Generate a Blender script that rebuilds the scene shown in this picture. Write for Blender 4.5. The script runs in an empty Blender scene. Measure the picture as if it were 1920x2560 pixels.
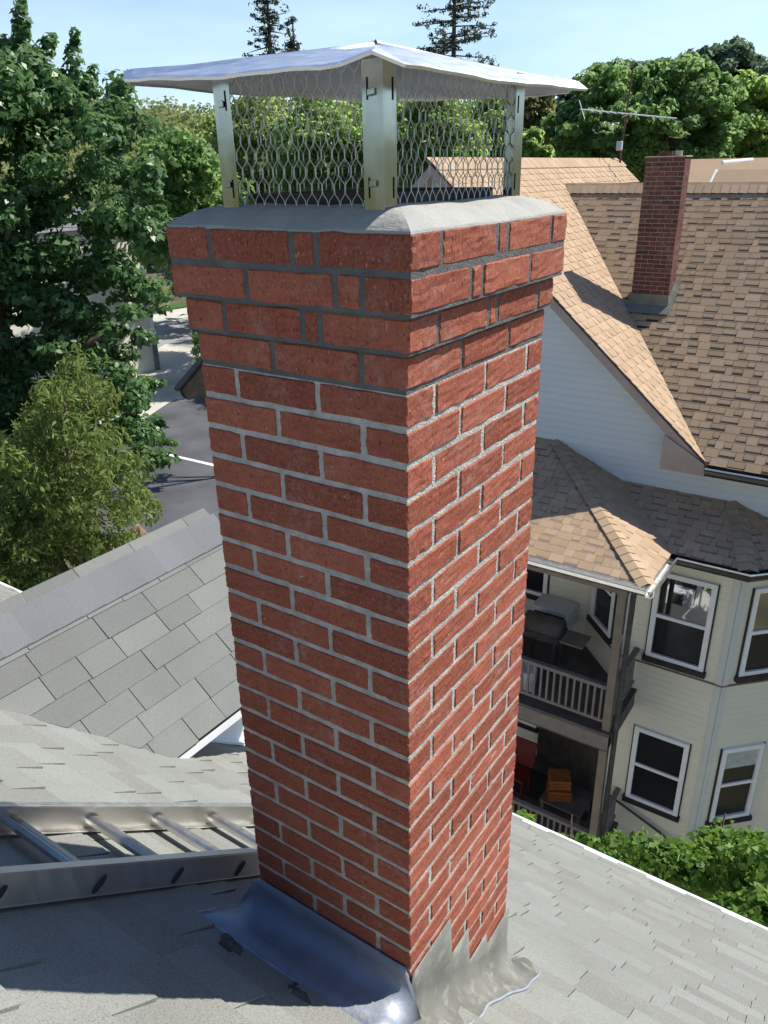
import bpy, bmesh, math, random
import numpy as np
from mathutils import Vector, Matrix

# ------------------------------------------------------------------ camera, sky, sun, exposure
sc = bpy.context.scene
COL = sc.collection
CAM = Vector((0.70458, -1.10741, 0.08577))
YAW, PIT, ROL, FPX = -0.600067, -0.415803, -0.019207, 1931.94      # solved from the brick courses
_f = Vector((math.sin(YAW)*math.cos(PIT), math.cos(YAW)*math.cos(PIT), math.sin(PIT)))
_r = Vector((math.cos(YAW), -math.sin(YAW), 0)); _u = _r.cross(_f)
RT = math.cos(ROL)*_r + math.sin(ROL)*_u
UP = -math.sin(ROL)*_r + math.cos(ROL)*_u
cd = bpy.data.cameras.new('camera'); cam = bpy.data.objects.new('camera', cd); COL.objects.link(cam)
m3 = Matrix((RT, UP, -_f)).transposed().to_4x4(); m3.translation = CAM
cam.matrix_world = m3
cd.sensor_fit = 'HORIZONTAL'; cd.sensor_width = 36.0; cd.lens = 36.0*FPX/1920
cd.clip_start = 0.02; cd.clip_end = 5000
sc.camera = cam

SUN = Vector((0.455, 0.685, 1.0)).normalized()
SUN_EL = math.asin(SUN.z); SUN_ROT = math.atan2(SUN.x, SUN.y)
wd = bpy.data.worlds.new('World'); sc.world = wd; wd.use_nodes = True
wn = wd.node_tree.nodes; wl = wd.node_tree.links
sky = wn.new('ShaderNodeTexSky'); sky.sky_type = 'NISHITA'; sky.sun_disc = False
sky.sun_elevation = SUN_EL; sky.sun_rotation = SUN_ROT
sky.altitude = 50; sky.air_density = 1.0; sky.dust_density = 1.0; sky.ozone_density = 5.0
wtc = wn.new('ShaderNodeTexCoord'); wsx = wn.new('ShaderNodeSeparateXYZ'); wl.new(wtc.outputs['Generated'], wsx.inputs[0])
wmr = wn.new('ShaderNodeMapRange'); wmr.interpolation_type = 'SMOOTHSTEP'                    # thin bright cirrus veil low over the horizon
wmr.inputs[1].default_value = .34; wmr.inputs[2].default_value = .02; wmr.inputs[3].default_value = 0; wmr.inputs[4].default_value = 1
wl.new(wsx.outputs['Z'], wmr.inputs[0])
wmp = wn.new('ShaderNodeMapping'); wmp.inputs['Scale'].default_value = (2.2, 2.2, 9); wl.new(wtc.outputs['Generated'], wmp.inputs[0])
wno = wn.new('ShaderNodeTexNoise'); wno.inputs['Scale'].default_value = 1.6; wno.inputs['Detail'].default_value = 4; wl.new(wmp.outputs[0], wno.inputs[0])
wmm = wn.new('ShaderNodeMapRange'); wmm.inputs[1].default_value = .3; wmm.inputs[2].default_value = .7; wmm.inputs[3].default_value = .55; wmm.inputs[4].default_value = .95
wl.new(wno.outputs[0], wmm.inputs[0])
wml = wn.new('ShaderNodeMath'); wml.operation = 'MULTIPLY'; wl.new(wmr.outputs[0], wml.inputs[0]); wl.new(wmm.outputs[0], wml.inputs[1])
wmx = wn.new('ShaderNodeMix'); wmx.data_type = 'RGBA'; wl.new(wml.outputs[0], wmx.inputs[0]); wtn = wn.new('ShaderNodeMix'); wtn.data_type = 'RGBA'; wtn.blend_type = 'MULTIPLY'; wtn.inputs[0].default_value = 1.0; wtn.inputs[7].default_value = (.86, 1.0, 1.14, 1)
wl.new(sky.outputs['Color'], wtn.inputs[6]); wl.new(wtn.outputs[2], wmx.inputs[6])
wmx.inputs[7].default_value = (8.2, 10.7, 11.8, 1)
wn['Background'].inputs['Strength'].default_value = 0.077
wl.new(wmx.outputs[2], wn['Background'].inputs['Color'])
sl = bpy.data.lights.new('sun', 'SUN'); so = bpy.data.objects.new('sun', sl); COL.objects.link(so)
sl.energy = 4.7; sl.angle = math.radians(0.5); sl.color = (1.0, 0.955, 0.88)
so.rotation_euler = SUN.to_track_quat('Z', 'Y').to_euler(); so.location = (20, 20, 40)
vs = sc.view_settings
vs.view_transform = 'Standard'; vs.look = 'None'; vs.gamma = 1.0; vs.use_curve_mapping = False
vs.exposure = 0.6
sc.cycles.max_bounces = 8

# ------------------------------------------------------------------ helpers
random.seed(7)
RNG = np.random.default_rng(11)
KD = 1920/1659.0
def ray(px, py):                       # viewing direction of a point of the photograph
    x, y = px*KD, py*KD
    return _f + RT*((x-960)/FPX) - UP*((y-1280)/FPX)
def at(px, py, dist):                  # the world point a given horizontal distance away
    d = ray(px, py); return CAM + d*(dist/math.hypot(d.x, d.y))
def on_z(px, py, z):
    d = ray(px, py); return CAM + d*((z-CAM.z)/d.z)

def wloc(o):
    v = Vector((0, 0, 0))
    while o is not None:
        v += o.location; o = o.parent
    return v
class MB:
    def __init__(s): s.v = []; s.f = []
    def add(s, vs, fs):
        b = len(s.v); s.v += [tuple(p) for p in vs]; s.f += [tuple(i+b for i in f) for f in fs]
    def box(s, a, b):
        x0, y0, z0 = a; x1, y1, z1 = b
        s.add([(x0,y0,z0),(x1,y0,z0),(x1,y1,z0),(x0,y1,z0),(x0,y0,z1),(x1,y0,z1),(x1,y1,z1),(x0,y1,z1)],
              [(3,2,1,0),(4,5,6,7),(0,1,5,4),(1,2,6,5),(2,3,7,6),(3,0,4,7)])
    def obox(s, o, u, v, w):           # box from a corner and three edge vectors
        o, u, v, w = map(Vector, (o, u, v, w))
        p = [o, o+u, o+u+v, o+v, o+w, o+u+w, o+u+v+w, o+v+w]
        fs = [(3,2,1,0),(4,5,6,7),(0,1,5,4),(1,2,6,5),(2,3,7,6),(3,0,4,7)]
        if u.cross(v).dot(w) < 0: fs = [f[::-1] for f in fs]
        s.add(p, fs)
    def prism(s, poly, e):
        n = len(poly); e = Vector(e); p = [Vector(q) for q in poly]
        nn = Vector((0,0,0))
        for i in range(n): nn += (p[i]-p[0]).cross(p[(i+1) % n]-p[0])
        fs = [tuple(range(n))[::-1], tuple(range(n, 2*n))] + [(i, (i+1) % n, n+(i+1) % n, n+i) for i in range(n)]
        if nn.dot(e) < 0: fs = [f[::-1] for f in fs]
        s.add(p + [q+e for q in p], fs)
    def tube(s, path, rad, n=8, cap=True):
        path = [Vector(p) for p in path]
        if not hasattr(rad, '__len__'): rad = [rad]*len(path)
        b = len(s.v); k = len(path); prev = None
        for i, p in enumerate(path):
            t = (path[min(i+1, k-1)] - path[max(i-1, 0)]).normalized()
            a = prev if prev is not None else (Vector((0,0,1)) if abs(t.z) < .9 else Vector((1,0,0)))
            x = (a - t*a.dot(t)).normalized(); y = t.cross(x); prev = x
            for j in range(n):
                g = 2*math.pi*j/n
                s.v.append(tuple(p + (x*math.cos(g) + y*math.sin(g))*rad[i]))
        for i in range(k-1):
            for j in range(n):
                s.f.append((b+i*n+j, b+i*n+(j+1) % n, b+(i+1)*n+(j+1) % n, b+(i+1)*n+j))
        if cap:
            s.f.append(tuple(b+j for j in range(n))[::-1]); s.f.append(tuple(b+(k-1)*n+j for j in range(n)))
    def grid(s, rows):                 # rows of points joined as quads
        b = len(s.v); n = len(rows[0])
        for r in rows: s.v += [tuple(p) for p in r]
        for i in range(len(rows)-1):
            for j in range(n-1):
                s.f.append((b+i*n+j, b+i*n+j+1, b+(i+1)*n+j+1, b+(i+1)*n+j))
    def build(s, name, m, parent=None, worn=0, bevel=0, smooth=False, clip=None, solid=0):
        off = wloc(parent) if parent is not None else Vector((0,0,0))
        me = bpy.data.meshes.new(name)
        me.from_pydata([tuple(Vector(p)-off) for p in s.v], [], s.f)
        if bevel or clip:
            bm = bmesh.new(); bm.from_mesh(me)
            for (co, no) in (clip or []):      # keeps the side the normal points away from
                bmesh.ops.bisect_plane(bm, geom=bm.verts[:]+bm.edges[:]+bm.faces[:], dist=1e-5,
                                       plane_co=Vector(co)-off, plane_no=Vector(no), clear_outer=True)
            if bevel: bmesh.ops.bevel(bm, geom=bm.edges[:], offset=bevel, segments=1, affect='EDGES')
            if worn:
                bmesh.ops.subdivide_edges(bm, edges=[e for e in bm.edges if e.calc_length() > .045], cuts=5, use_grid_fill=True)
                for v in bm.verts: v.co += Vector((random.gauss(0,worn), random.gauss(0,worn), random.gauss(0,worn)))
            bm.to_mesh(me); bm.free()
        o = bpy.data.objects.new(name, me); COL.objects.link(o)
        if m is not None: me.materials.append(m)
        if smooth:
            me.polygons.foreach_set('use_smooth', [True]*len(me.polygons))
        if solid:
            md = o.modifiers.new('solid', 'SOLIDIFY'); md.thickness = solid; md.offset = 0
        if parent is not None: o.parent = parent
        return o
def tag(o, label=None, cat=None, group=None, kind=None):
    if label: o['label'] = label
    if cat: o['category'] = cat
    if group: o['group'] = group
    if kind: o['kind'] = kind
    return o
def thing(name, label, cat, loc, group=None):
    o = bpy.data.objects.new(name, None); COL.objects.link(o); o.location = loc
    o.empty_display_size = .2
    return tag(o, label, cat, group)

# ------------------------------------------------------------------ materials
class NT:
    def __init__(s, name):
        s.m = bpy.data.materials.new(name); s.m.use_nodes = True
        s.n = s.m.node_tree.nodes; s.l = s.m.node_tree.links
        s.p = s.n['Principled BSDF']; s.out = s.n['Material Output']
    def N(s, t, **k):
        o = s.n.new(t)
        for a, b in k.items():
            if a in [i.name for i in o.inputs]: o.inputs[a].default_value = b
            else: setattr(o, a, b)
        return o
    def L(s, a, b): s.l.new(a, b)
    def pos(s): return s.N('ShaderNodeNewGeometry').outputs['Position']
    def mapv(s, sc_):
        mp = s.N('ShaderNodeMapping'); mp.inputs['Scale'].default_value = sc_
        s.L(s.pos(), mp.inputs['Vector']); return mp.outputs['Vector']
    def noise(s, scale, detail=3, rough=.55, vec=None):
        t = s.N('ShaderNodeTexNoise'); t.inputs['Scale'].default_value = scale
        t.inputs['Detail'].default_value = detail; t.inputs['Roughness'].default_value = rough
        s.L(vec if vec is not None else s.pos(), t.inputs['Vector']); return t.outputs['Fac']
    def ramp(s, fac, stops):
        r = s.N('ShaderNodeValToRGB'); e = r.color_ramp.elements
        while len(e) < len(stops): e.new(.5)
        for i, (p, c) in enumerate(stops):
            e[i].position = p; e[i].color = (c, c, c, 1) if not hasattr(c, '__len__') else (*c, 1)
        s.L(fac, r.inputs['Fac']); return r.outputs['Color']
    def mix(s, fac, a, b, mode='MIX'):
        x = s.N('ShaderNodeMix', data_type='RGBA', blend_type=mode)
        for sock, v in ((0, fac), (6, a), (7, b)):
            if hasattr(v, 'node'): s.L(v, x.inputs[sock])
            else: x.inputs[sock].default_value = v if sock == 0 else (*v, 1)
        return x.outputs[2]
    def math(s, op, a, b=0.0):
        x = s.N('ShaderNodeMath', operation=op)
        for i, v in enumerate((a, b)):
            if hasattr(v, 'node'): s.L(v, x.inputs[i])
            else: x.inputs[i].default_value = v
        return x.outputs[0]
    def island(s): return s.N('ShaderNodeNewGeometry').outputs['Random Per Island']
    def bump(s, h, strength, dist):
        b = s.N('ShaderNodeBump'); b.inputs['Strength'].default_value = strength; b.inputs['Distance'].default_value = dist
        s.L(h, b.inputs['Height']); s.L(b.outputs['Normal'], s.p.inputs['Normal'])
    def done(s, col, rough=.8, metal=0, spec=.3):
        if hasattr(col, 'node'): s.L(col, s.p.inputs['Base Color'])
        else: s.p.inputs['Base Color'].default_value = (*col, 1)
        if hasattr(rough, 'node'): s.L(rough, s.p.inputs['Roughness'])
        else: s.p.inputs['Roughness'].default_value = rough
        s.p.inputs['Metallic'].default_value = metal; s.p.inputs['Specular IOR Level'].default_value = spec
        return s.m
def plain(name, c, rough=.7, var=.25, scale=8, metal=0, spec=.3, bump=0, bscale=40):
    t = NT(name)
    n = t.noise(scale, 4)
    col = t.mix(t.ramp(n, [(.3, 0), (.7, 1)]), tuple(x*(1-var) for x in c), tuple(min(1, x*(1+var)) for x in c))
    if bump: t.bump(t.noise(bscale, 4), bump, .01)
    return t.done(col, rough, metal, spec)

def m_brick(name, c1, c2, dark, pit, island_amt=.35, sc_=1.0):
    t = NT(name)
    isl = t.island()
    col = t.mix(t.math('MULTIPLY', isl, 1.0), c1, c2)
    blot = t.noise(14*sc_, 3)
    col = t.mix(t.math('MULTIPLY', t.ramp(blot, [(.4, 0), (.75, 1)]), .45), col, dark)
    fine = t.noise(1.0, 5, .7, t.mapv((150*sc_, 150*sc_, 150*sc_)))
    col = t.mix(t.math('MULTIPLY', t.ramp(fine, [(.42, 0), (.7, 1)]), .35), col, tuple(min(1, x*1.5+.03) for x in c2))
    pits = t.noise(1.0, 2, .6, t.mapv((210*sc_, 210*sc_, 85*sc_)))
    pm = t.ramp(pits, [(.60, 0), (.69, 1)])
    col = t.mix(t.math('MULTIPLY', pm, .62), col, pit)
    fl = t.noise(1.0, 1, .5, t.mapv((170*sc_+.3, 165*sc_, 120*sc_)))
    dust = t.noise(34*sc_, 4, .65)
    col = t.mix(t.math('MULTIPLY', t.ramp(dust, [(.5, 0), (.72, 1)]), .24), col, (.50,.22,.16))
    sm = t.math('MULTIPLY', t.ramp(t.noise(6*sc_, 3), [(.52, 0), (.68, 1)]), t.ramp(t.noise(48*sc_, 4, .7), [(.45, 0), (.66, 1)]))
    col = t.mix(t.math('MULTIPLY', sm, .26), col, (.47,.40,.35))
    fm = t.ramp(fl, [(.70, 0), (.76, 1)])
    col = t.mix(t.math('MULTIPLY', fm, .5), col, (.5, .42, .38))
    h = t.math('SUBTRACT', t.math('MULTIPLY', fine, .6), t.math('MULTIPLY', pm, .9))
    t.bump(h, .55, .0025)
    return t.done(col, .85, 0, .25)
M = {}
M['brick'] = m_brick('brick', (.22,.056,.032), (.375,.112,.066), (.175,.044,.026), (.065,.02,.014))
M['brick_old'] = m_brick('brick_old', (.07,.03,.024), (.19,.062,.045), (.045,.026,.02), (.03,.02,.016), sc_=.35)
M['mortar'] = plain('mortar', (.49,.475,.43), .9, .26, 26, bump=.7, bscale=220)
M['mortar_fresh'] = plain('mortar_fresh', (.135,.134,.128), .9, .2, 24, bump=.5, bscale=220)
M['mortar_old'] = plain('mortar_old', (.42,.37,.31), .9, .3, 6)
M['dark_gap'] = plain('dark_gap', (.035,.033,.03), .95, .2)
def m_crown():
    t = NT('crown_cement')
    n = t.noise(9, 5, .6); n2 = t.noise(70, 4, .6)
    c = t.mix(t.ramp(n, [(.35, 0), (.7, 1)]), (.32,.32,.30), (.41,.405,.375))
    c = t.mix(t.math('MULTIPLY', t.ramp(n2, [(.62, 0), (.7, 1)]), .5), c, (.25,.24,.2))
    n3 = t.noise(1.0, 4, .6, t.mapv((30, 30, 160)))
    c = t.mix(t.math('MULTIPLY', t.ramp(t.noise(22, 4), [(.5, 0), (.7, 1)]), .35), c, (.27,.27,.25))
    t.bump(t.math('ADD', t.math('MULTIPLY', n3, .5), t.math('MULTIPLY', n2, .5)), .7, .006)
    return t.done(c, .9, 0, .2)
M['crown'] = m_crown()
def m_shingle(name, c1, c2, c3, fleck=.35, bs=1.0):
    t = NT(name)
    isl = t.island()
    col = t.ramp(isl, [(0, c1), (.55, c2), (1, c3)])
    g = t.noise(260*bs, 2, .7)
    col = t.mix(t.math('MULTIPLY', t.ramp(g, [(.35, 0), (.65, 1)]), fleck), col, tuple(min(1, x*1.6) for x in c3))
    g2 = t.noise(190*bs+7, 2, .7)
    col = t.mix(t.math('MULTIPLY', t.ramp(g2, [(.55, 0), (.66, 1)]), fleck), col, tuple(x*.45 for x in c1))
    w = t.noise(2.2, 3)
    col = t.mix(t.math('MULTIPLY', t.ramp(w, [(.45, 0), (.75, 1)]), .22), col, tuple(x*.7 for x in c1))
    t.bump(g, .35, .002)
    return t.done(col, .93, 0, .2)
M['grey_shingle'] = m_shingle('grey_shingle', (.155,.153,.139), (.188,.191,.174), (.22,.228,.206), .5)
M['dormer_shingle'] = m_shingle('dormer_shingle', (.13,.132,.127), (.155,.16,.148), (.18,.186,.172))
M['ridge_shingle'] = m_shingle('ridge_shingle', (.14,.144,.15), (.153,.157,.163), (.166,.17,.176))
M['brown_shingle'] = m_shingle('brown_shingle', (.36,.255,.16), (.40,.285,.185), (.445,.325,.22), .12, .35)
M['lead'] = None
def m_lead():
    t = NT('lead_flashing')
    n = t.noise(5, 4); n2 = t.noise(26, 4, .6)
    c = t.mix(t.ramp(n, [(.35, 0), (.7, 1)]), (.155,.155,.135), (.25,.25,.22))
    c = t.mix(t.math('MULTIPLY', t.ramp(n2, [(.55, 0), (.72, 1)]), .5), c, (.36,.36,.33))
    t.bump(t.math('ADD', n, t.math('MULTIPLY', n2, .4)), .5, .012)
    return t.done(c, t.ramp(n2, [(.3, .42), (.7, .62)]), .25, .4)
M['lead'] = m_lead()
def _apron():  # bluish copy of the lead: sky reflection painted into its base colour
    m = M['lead'].copy(); m.name = 'lead_apron_sky_tint'; p = m.node_tree.nodes['Principled BSDF']; p.inputs['Metallic'].default_value = .5; p.inputs['Specular IOR Level'].default_value = .3
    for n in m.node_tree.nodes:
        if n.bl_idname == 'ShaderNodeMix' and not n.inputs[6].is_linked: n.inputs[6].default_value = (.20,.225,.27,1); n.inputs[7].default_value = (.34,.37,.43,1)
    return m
M['lead_apron_sky_tint'] = _apron()
M['sealant'] = plain('sealant', (.28,.31,.36), .5, .2, 20)
def m_steel(name, c, r0, r1, wav=.2):
    t = NT(name)
    n = t.noise(6, 3); n2 = t.noise(1.0, 3, .6, t.mapv((30, 30, 6)))
    col = t.mix(t.ramp(n, [(.3, 0), (.7, 1)]), tuple(x*.94 for x in c), c)
    t.bump(n, wav, .01)
    return t.done(col, t.ramp(n2, [(.3, r0), (.7, r1)]), 1.0, .5)
M['steel'] = m_steel('sheet_steel', (.86,.88,.92), .32, .45, .03)
M['leg_steel'] = m_steel('leg_steel', (.47,.48,.45), .12, .22, .10)
M['wire'] = m_steel('expanded_steel', (.56,.57,.56), .35, .5, 0)
M['alu'] = m_steel('ladder_aluminium', (.74,.72,.68), .35, .52, .05)
M['flue'] = plain('flue_tile', (.07,.055,.045), .9, .4, 12, bump=.3)
M['black'] = plain('black_slot', (.01,.01,.01), .9, .1)
M['white'] = plain('white_trim', (.78,.79,.80), .45, .05, 4, spec=.4)
M['drip'] = plain('white_drip_edge', (.80,.83,.87), .35, .04, 3, spec=.5)
M['tar'] = plain('roof_tar', (.085,.08,.075), .95, .4, 30, bump=.5, bscale=90)
def m_siding(name, c, lap=.11, var=.08):
    t = NT(name)
    sx = t.N('ShaderNodeSeparateXYZ'); t.L(t.pos(), sx.inputs[0])
    z = t.math('DIVIDE', sx.outputs['Z'], lap)
    fr = t.math('FRACT', t.math('ADD', z, 400.0))
    h = t.math('SUBTRACT', 1.0, fr)
    n = t.noise(1.2, 4); n2 = t.noise(14, 3)
    col = t.mix(t.ramp(n, [(.3, 0), (.75, 1)]), tuple(x*(1-var) for x in c), c)
    ln = t.ramp(fr, [(0, 1), (.10, 0)])
    col = t.mix(t.math('MULTIPLY', ln, .35), col, tuple(x*.55 for x in c))
    t.bump(t.math('ADD', h, t.math('MULTIPLY', n2, .05)), .7, .012)
    return t.done(col, .5, 0, .35)
M['siding_cream'] = m_siding('cream_siding', (.74,.725,.60))
M['siding_white'] = m_siding('white_siding', (.70,.71,.70), .115)
M['siding_gable'] = m_siding('gable_siding', (.70,.745,.76))
M['corner'] = plain('corner_trim', (.58,.60,.58), .5, .05, 4)
M['siding_tan'] = m_siding('tan_siding', (.72,.67,.55), .14)
M['trim_brown'] = plain('brown_trim', (.22,.165,.14), .6, .15, 5)
M['trim_pink'] = plain('rake_trim', (.42,.33,.29), .6, .1, 5)
M['dark_sill'] = plain('dark_sill', (.03,.025,.028), .5, .2, 9)
M['post'] = plain('painted_post', (.20,.165,.135), .6, .15, 6)
M['rail'] = plain('painted_rail', (.18,.155,.145), .6, .15, 6)
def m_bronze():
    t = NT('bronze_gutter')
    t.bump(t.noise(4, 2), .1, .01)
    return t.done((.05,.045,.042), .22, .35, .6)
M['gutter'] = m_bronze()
M['gutter_lit'] = m_steel('sunlit_gutter', (.80,.79,.77), .25, .4, .08)  # paler copy of the gutter metal with sunlight painted in
def m_glass(name, spec_ior=1.6, c=(.012,.013,.016), rough=.02):
    t = NT(name); t.p.inputs['IOR'].default_value = spec_ior
    n = t.noise(1.5, 3)
    col = t.mix(n, tuple(x*.6 for x in c), tuple(x*1.6 for x in c))
    t.bump(t.noise(1.1, 1), .03, .02)
    return t.done(col, rough, 0, .5)
M['glass'] = m_glass('window_glass', 4.6)
M['glass_dim'] = m_glass('screened_glass', 1.45, (.016,.017,.02), .12)
M['curtain'] = plain('curtain', (.42,.46,.42), .9, .2, 7)
M['plastic_white'] = plain('white_plastic', (.62,.63,.66), .5, .05)
M['dark_metal'] = plain('dark_metal', (.05,.05,.05), .45, .3)
M['red'] = plain('red_plastic', (.11,.010,.009), .5, .15)
M['orange'] = plain('orange_wood', (.22,.07,.017), .7, .25, 9)
M['floor'] = plain('porch_floor', (.10,.085,.075), .8, .25, 4)
M['lawn'] = plain('lawn_grass', (.05,.10,.025), .95, .4, 2, bump=.4, bscale=20)
M['ground'] = plain('earth_ground', (.11,.10,.05), .95, .45, .35, bump=.3, bscale=6)
M['mulch'] = plain('mulch_ground', (.20,.13,.09), .95, .5, 3, bump=.4, bscale=14)
M['asphalt'] = plain('asphalt_lot', (.085,.088,.095), .9, .3, .5, bump=.2, bscale=60)
M['road'] = plain('asphalt_road', (.27,.27,.265), .9, .12, .4, bump=.2, bscale=60)
M['concrete'] = plain('concrete_paving', (.46,.44,.38), .9, .2, .5, bump=.2, bscale=30)
M['line'] = plain('painted_line', (.75,.75,.72), .8, .12, 4)
M['bark'] = plain('bark', (.12,.095,.075), .95, .4, 6, bump=.7, bscale=30)
M['rust'] = plain('rusty_mast', (.16,.09,.06), .8, .4, 9)
M['grey_roof'] = plain('grey_roofing', (.17,.17,.18), .9, .25, 3)
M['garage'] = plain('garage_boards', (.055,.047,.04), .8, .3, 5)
M['foundation'] = plain('foundation_stone', (.22,.21,.19), .9, .3, 2, bump=.4)
def m_leaf(name, c1, c2, c3, gloss=.35, rough=.45, trans=.3):
    t = NT(name)
    col = t.ramp(t.island(), [(0, c1), (.5, c2), (1, c3)])
    col = t.mix(t.math('MULTIPLY', t.ramp(t.noise(.9, 3), [(.35, 0), (.7, 1)]), .5), col, tuple(x*.75+.004 for x in c1))
    t.done(col, rough, 0, gloss)
    tr = t.N('ShaderNodeBsdfTranslucent')
    t.L(t.mix(.5, col, tuple(min(1, x*2) for x in c3), 'MIX'), tr.inputs['Color'])
    ms = t.N('ShaderNodeMixShader'); ms.inputs[0].default_value = trans
    t.L(t.p.outputs[0], ms.inputs[1]); t.L(tr.outputs[0], ms.inputs[2]); t.L(ms.outputs[0], t.out.inputs['Surface'])
    return t.m
M['leaf_chestnut'] = m_leaf('chestnut_leaf', (.042,.105,.028), (.082,.175,.053), (.155,.255,.10), .38, .4, .36)
M['leaf_cedar'] = m_leaf('cedar_leaf', (.075,.135,.028), (.145,.215,.05), (.26,.30,.10), .2, .6, .35)
M['leaf_green'] = m_leaf('maple_leaf', (.085,.17,.045), (.15,.265,.075), (.24,.36,.125), .2, .5, .48)
M['leaf_yellow'] = m_leaf('yellow_green_leaf', (.12,.21,.04), (.21,.34,.075), (.33,.44,.14), .2, .55, .62)
M['leaf_olive'] = m_leaf('olive_leaf', (.13,.20,.045), (.23,.32,.085), (.35,.42,.16), .2, .6, .62)
M['leaf_blue'] = m_leaf('blue_green_leaf', (.07,.13,.07), (.115,.185,.105), (.17,.24,.14), .2, .55, .32)
M['leaf_rust'] = m_leaf('russet_leaf', (.14,.145,.04), (.22,.21,.07), (.30,.29,.11), .2, .6, .35)
M['needle'] = m_leaf('spruce_needle', (.03,.055,.052), (.055,.09,.08), (.10,.11,.075), .3, .6, .25)
M['leaf_bush'] = m_leaf('bush_leaf', (.05,.12,.016), (.10,.20,.03), (.20,.31,.055), .25, .5, .38)
M['leaf_hill'] = m_leaf('woodland_leaf', (.12,.18,.05), (.18,.235,.075), (.27,.285,.12), .15, .7, .35)

# ------------------------------------------------------------------ leaves and trees
def leaf_mesh(name, pts, out, size, mat, parent, aspect=.6, up=.5, rnd=.7, jit=.35, droop=0.0):
    n = len(pts); pts = np.asarray(pts); out = np.asarray(out)
    off = np.array(wloc(parent)) if parent is not None else np.zeros(3)
    nr = out + np.array([0, 0, up]) + RNG.normal(0, rnd, (n, 3))
    nr /= np.linalg.norm(nr, axis=1)[:, None] + 1e-9
    tg = RNG.normal(0, 1, (n, 3)) + out*.8 + np.array([0, 0, -droop])
    tg -= nr*np.sum(tg*nr, axis=1)[:, None]; tg /= np.linalg.norm(tg, axis=1)[:, None] + 1e-9
    bt = np.cross(nr, tg)
    s = size*(1 + RNG.uniform(-jit, jit, n))[:, None]
    c = pts - off
    v = np.empty((n, 4, 3))
    v[:, 0] = c - tg*s*.5; v[:, 1] = c + bt*s*aspect*.5 + nr*s*.10 + tg*s*.08
    v[:, 2] = c + tg*s*.5 - nr*s*.12; v[:, 3] = c - bt*s*aspect*.5 + nr*s*.10 + tg*s*.08
    me = bpy.data.meshes.new(name)
    me.vertices.add(n*4); me.vertices.foreach_set('co', v.reshape(-1).astype(np.float32))
    me.loops.add(n*4); me.loops.foreach_set('vertex_index', np.arange(n*4, dtype=np.int32))
    me.polygons.add(n); me.polygons.foreach_set('loop_start', np.arange(0, n*4, 4, dtype=np.int32))
    me.polygons.foreach_set('loop_total', np.full(n, 4, dtype=np.int32))
    me.update(calc_edges=True); me.materials.append(mat)
    o = bpy.data.objects.new(name, me); COL.objects.link(o)
    if parent is not None: o.parent = parent
    return o
def clumps(cs, rs, per, inner=.55, flat=.8):
    P, O = [], []
    for c, r, k in zip(cs, rs, per):
        k = int(k); d = RNG.normal(0, 1, (k, 3)); d /= np.linalg.norm(d, axis=1)[:, None]
        d[:, 2] = np.where(d[:, 2] < -.3, d[:, 2]*.5, d[:, 2])
        rr = r*RNG.uniform(inner, 1.0, k)[:, None]
        P.append(np.array(c) + d*rr*np.array([1, 1, flat])); O.append(d)
    return np.vstack(P), np.vstack(O)
def inpoly(x, y, poly):
    c = False; j = len(poly)-1
    for i in range(len(poly)):
        xi, yi = poly[i]; xj, yj = poly[j]
        if (yi > y) != (yj > y) and x < (xj-xi)*(y-yi)/(yj-yi)+xi: c = not c
        j = i
    return c
def trunk(parent, base, top, r0, r1, limbs=(), n=8):
    b = MB(); base = Vector(base); top = Vector(top)
    path = [base.lerp(top, t) + Vector((random.uniform(-1,1), random.uniform(-1,1), 0))*r0*.5*(0 < t < 1) for t in (0,.25,.5,.75,1)]
    b.tube(path, [r0+(r1-r0)*t for t in (0,.25,.5,.75,1)], n)
    for (t, e, r) in limbs:
        s = base.lerp(top, t); e = Vector(e); m_ = s.lerp(e, .5) + Vector((0,0,(e-s).length*.06))
        b.tube([s, m_, e], [r, r*.7, r*.25], 6)
    return b.build('trunk', M['bark'], parent, smooth=True)
GZ = -11.3
def round_tree(label, cpx, cpy, dist, rx, ry, mat, leaf, nclump, per, base_z=GZ, group=None, cr=.30, flat=.8, depth=.8, name='leafy_tree', lump=1.0, up=.5):
    """broad crown of leaf clumps; rx, ry are the half sizes seen in the photograph"""
    c = at(cpx, cpy, dist); k = (c-CAM).dot(_f)/1669.3
    RX, RZ = rx*k, ry*k
    t = thing(name, label, 'tree', (c.x, c.y, base_z), group)
    cs, rs, pr = [], [], []
    side = Vector((_r.x, _r.y, 0)); fw = Vector((_f.x, _f.y, 0)).normalized()
    for i in range(nclump):
        d = Vector((random.gauss(0,1), random.gauss(0,1), random.gauss(0,1))).normalized()
        q = random.uniform(.62, 1.0)*(1 + .12*math.sin(d.x*5+cpx)+.1*math.sin(d.z*7+cpy))
        p = c + side*(d.x*RX*q) + fw*(d.y*RX*depth*q) + Vector((0,0,d.z*RZ*q))
        cs.append(p); r = cr*min(RX, RZ)*random.uniform(.6, 1.2)*lump; rs.append(r); pr.append(per*random.uniform(.7, 1.3))
    P, O = clumps(cs, rs, pr, .5, flat)
    leaf_mesh('crown', P, O, leaf, mat, t, up=up)
    lm = [(random.uniform(.55, .95), c + side*random.uniform(-.7,.7)*RX + fw*random.uniform(-.5,.5)*RX + Vector((0,0,random.uniform(-.4,.5)*RZ)), .05*RX) for _ in range(6)]
    trunk(t, (c.x, c.y, base_z), c + Vector((0,0,RZ*.5)), max(.12, .07*RX), .03*RX, lm)
    return t
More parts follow.
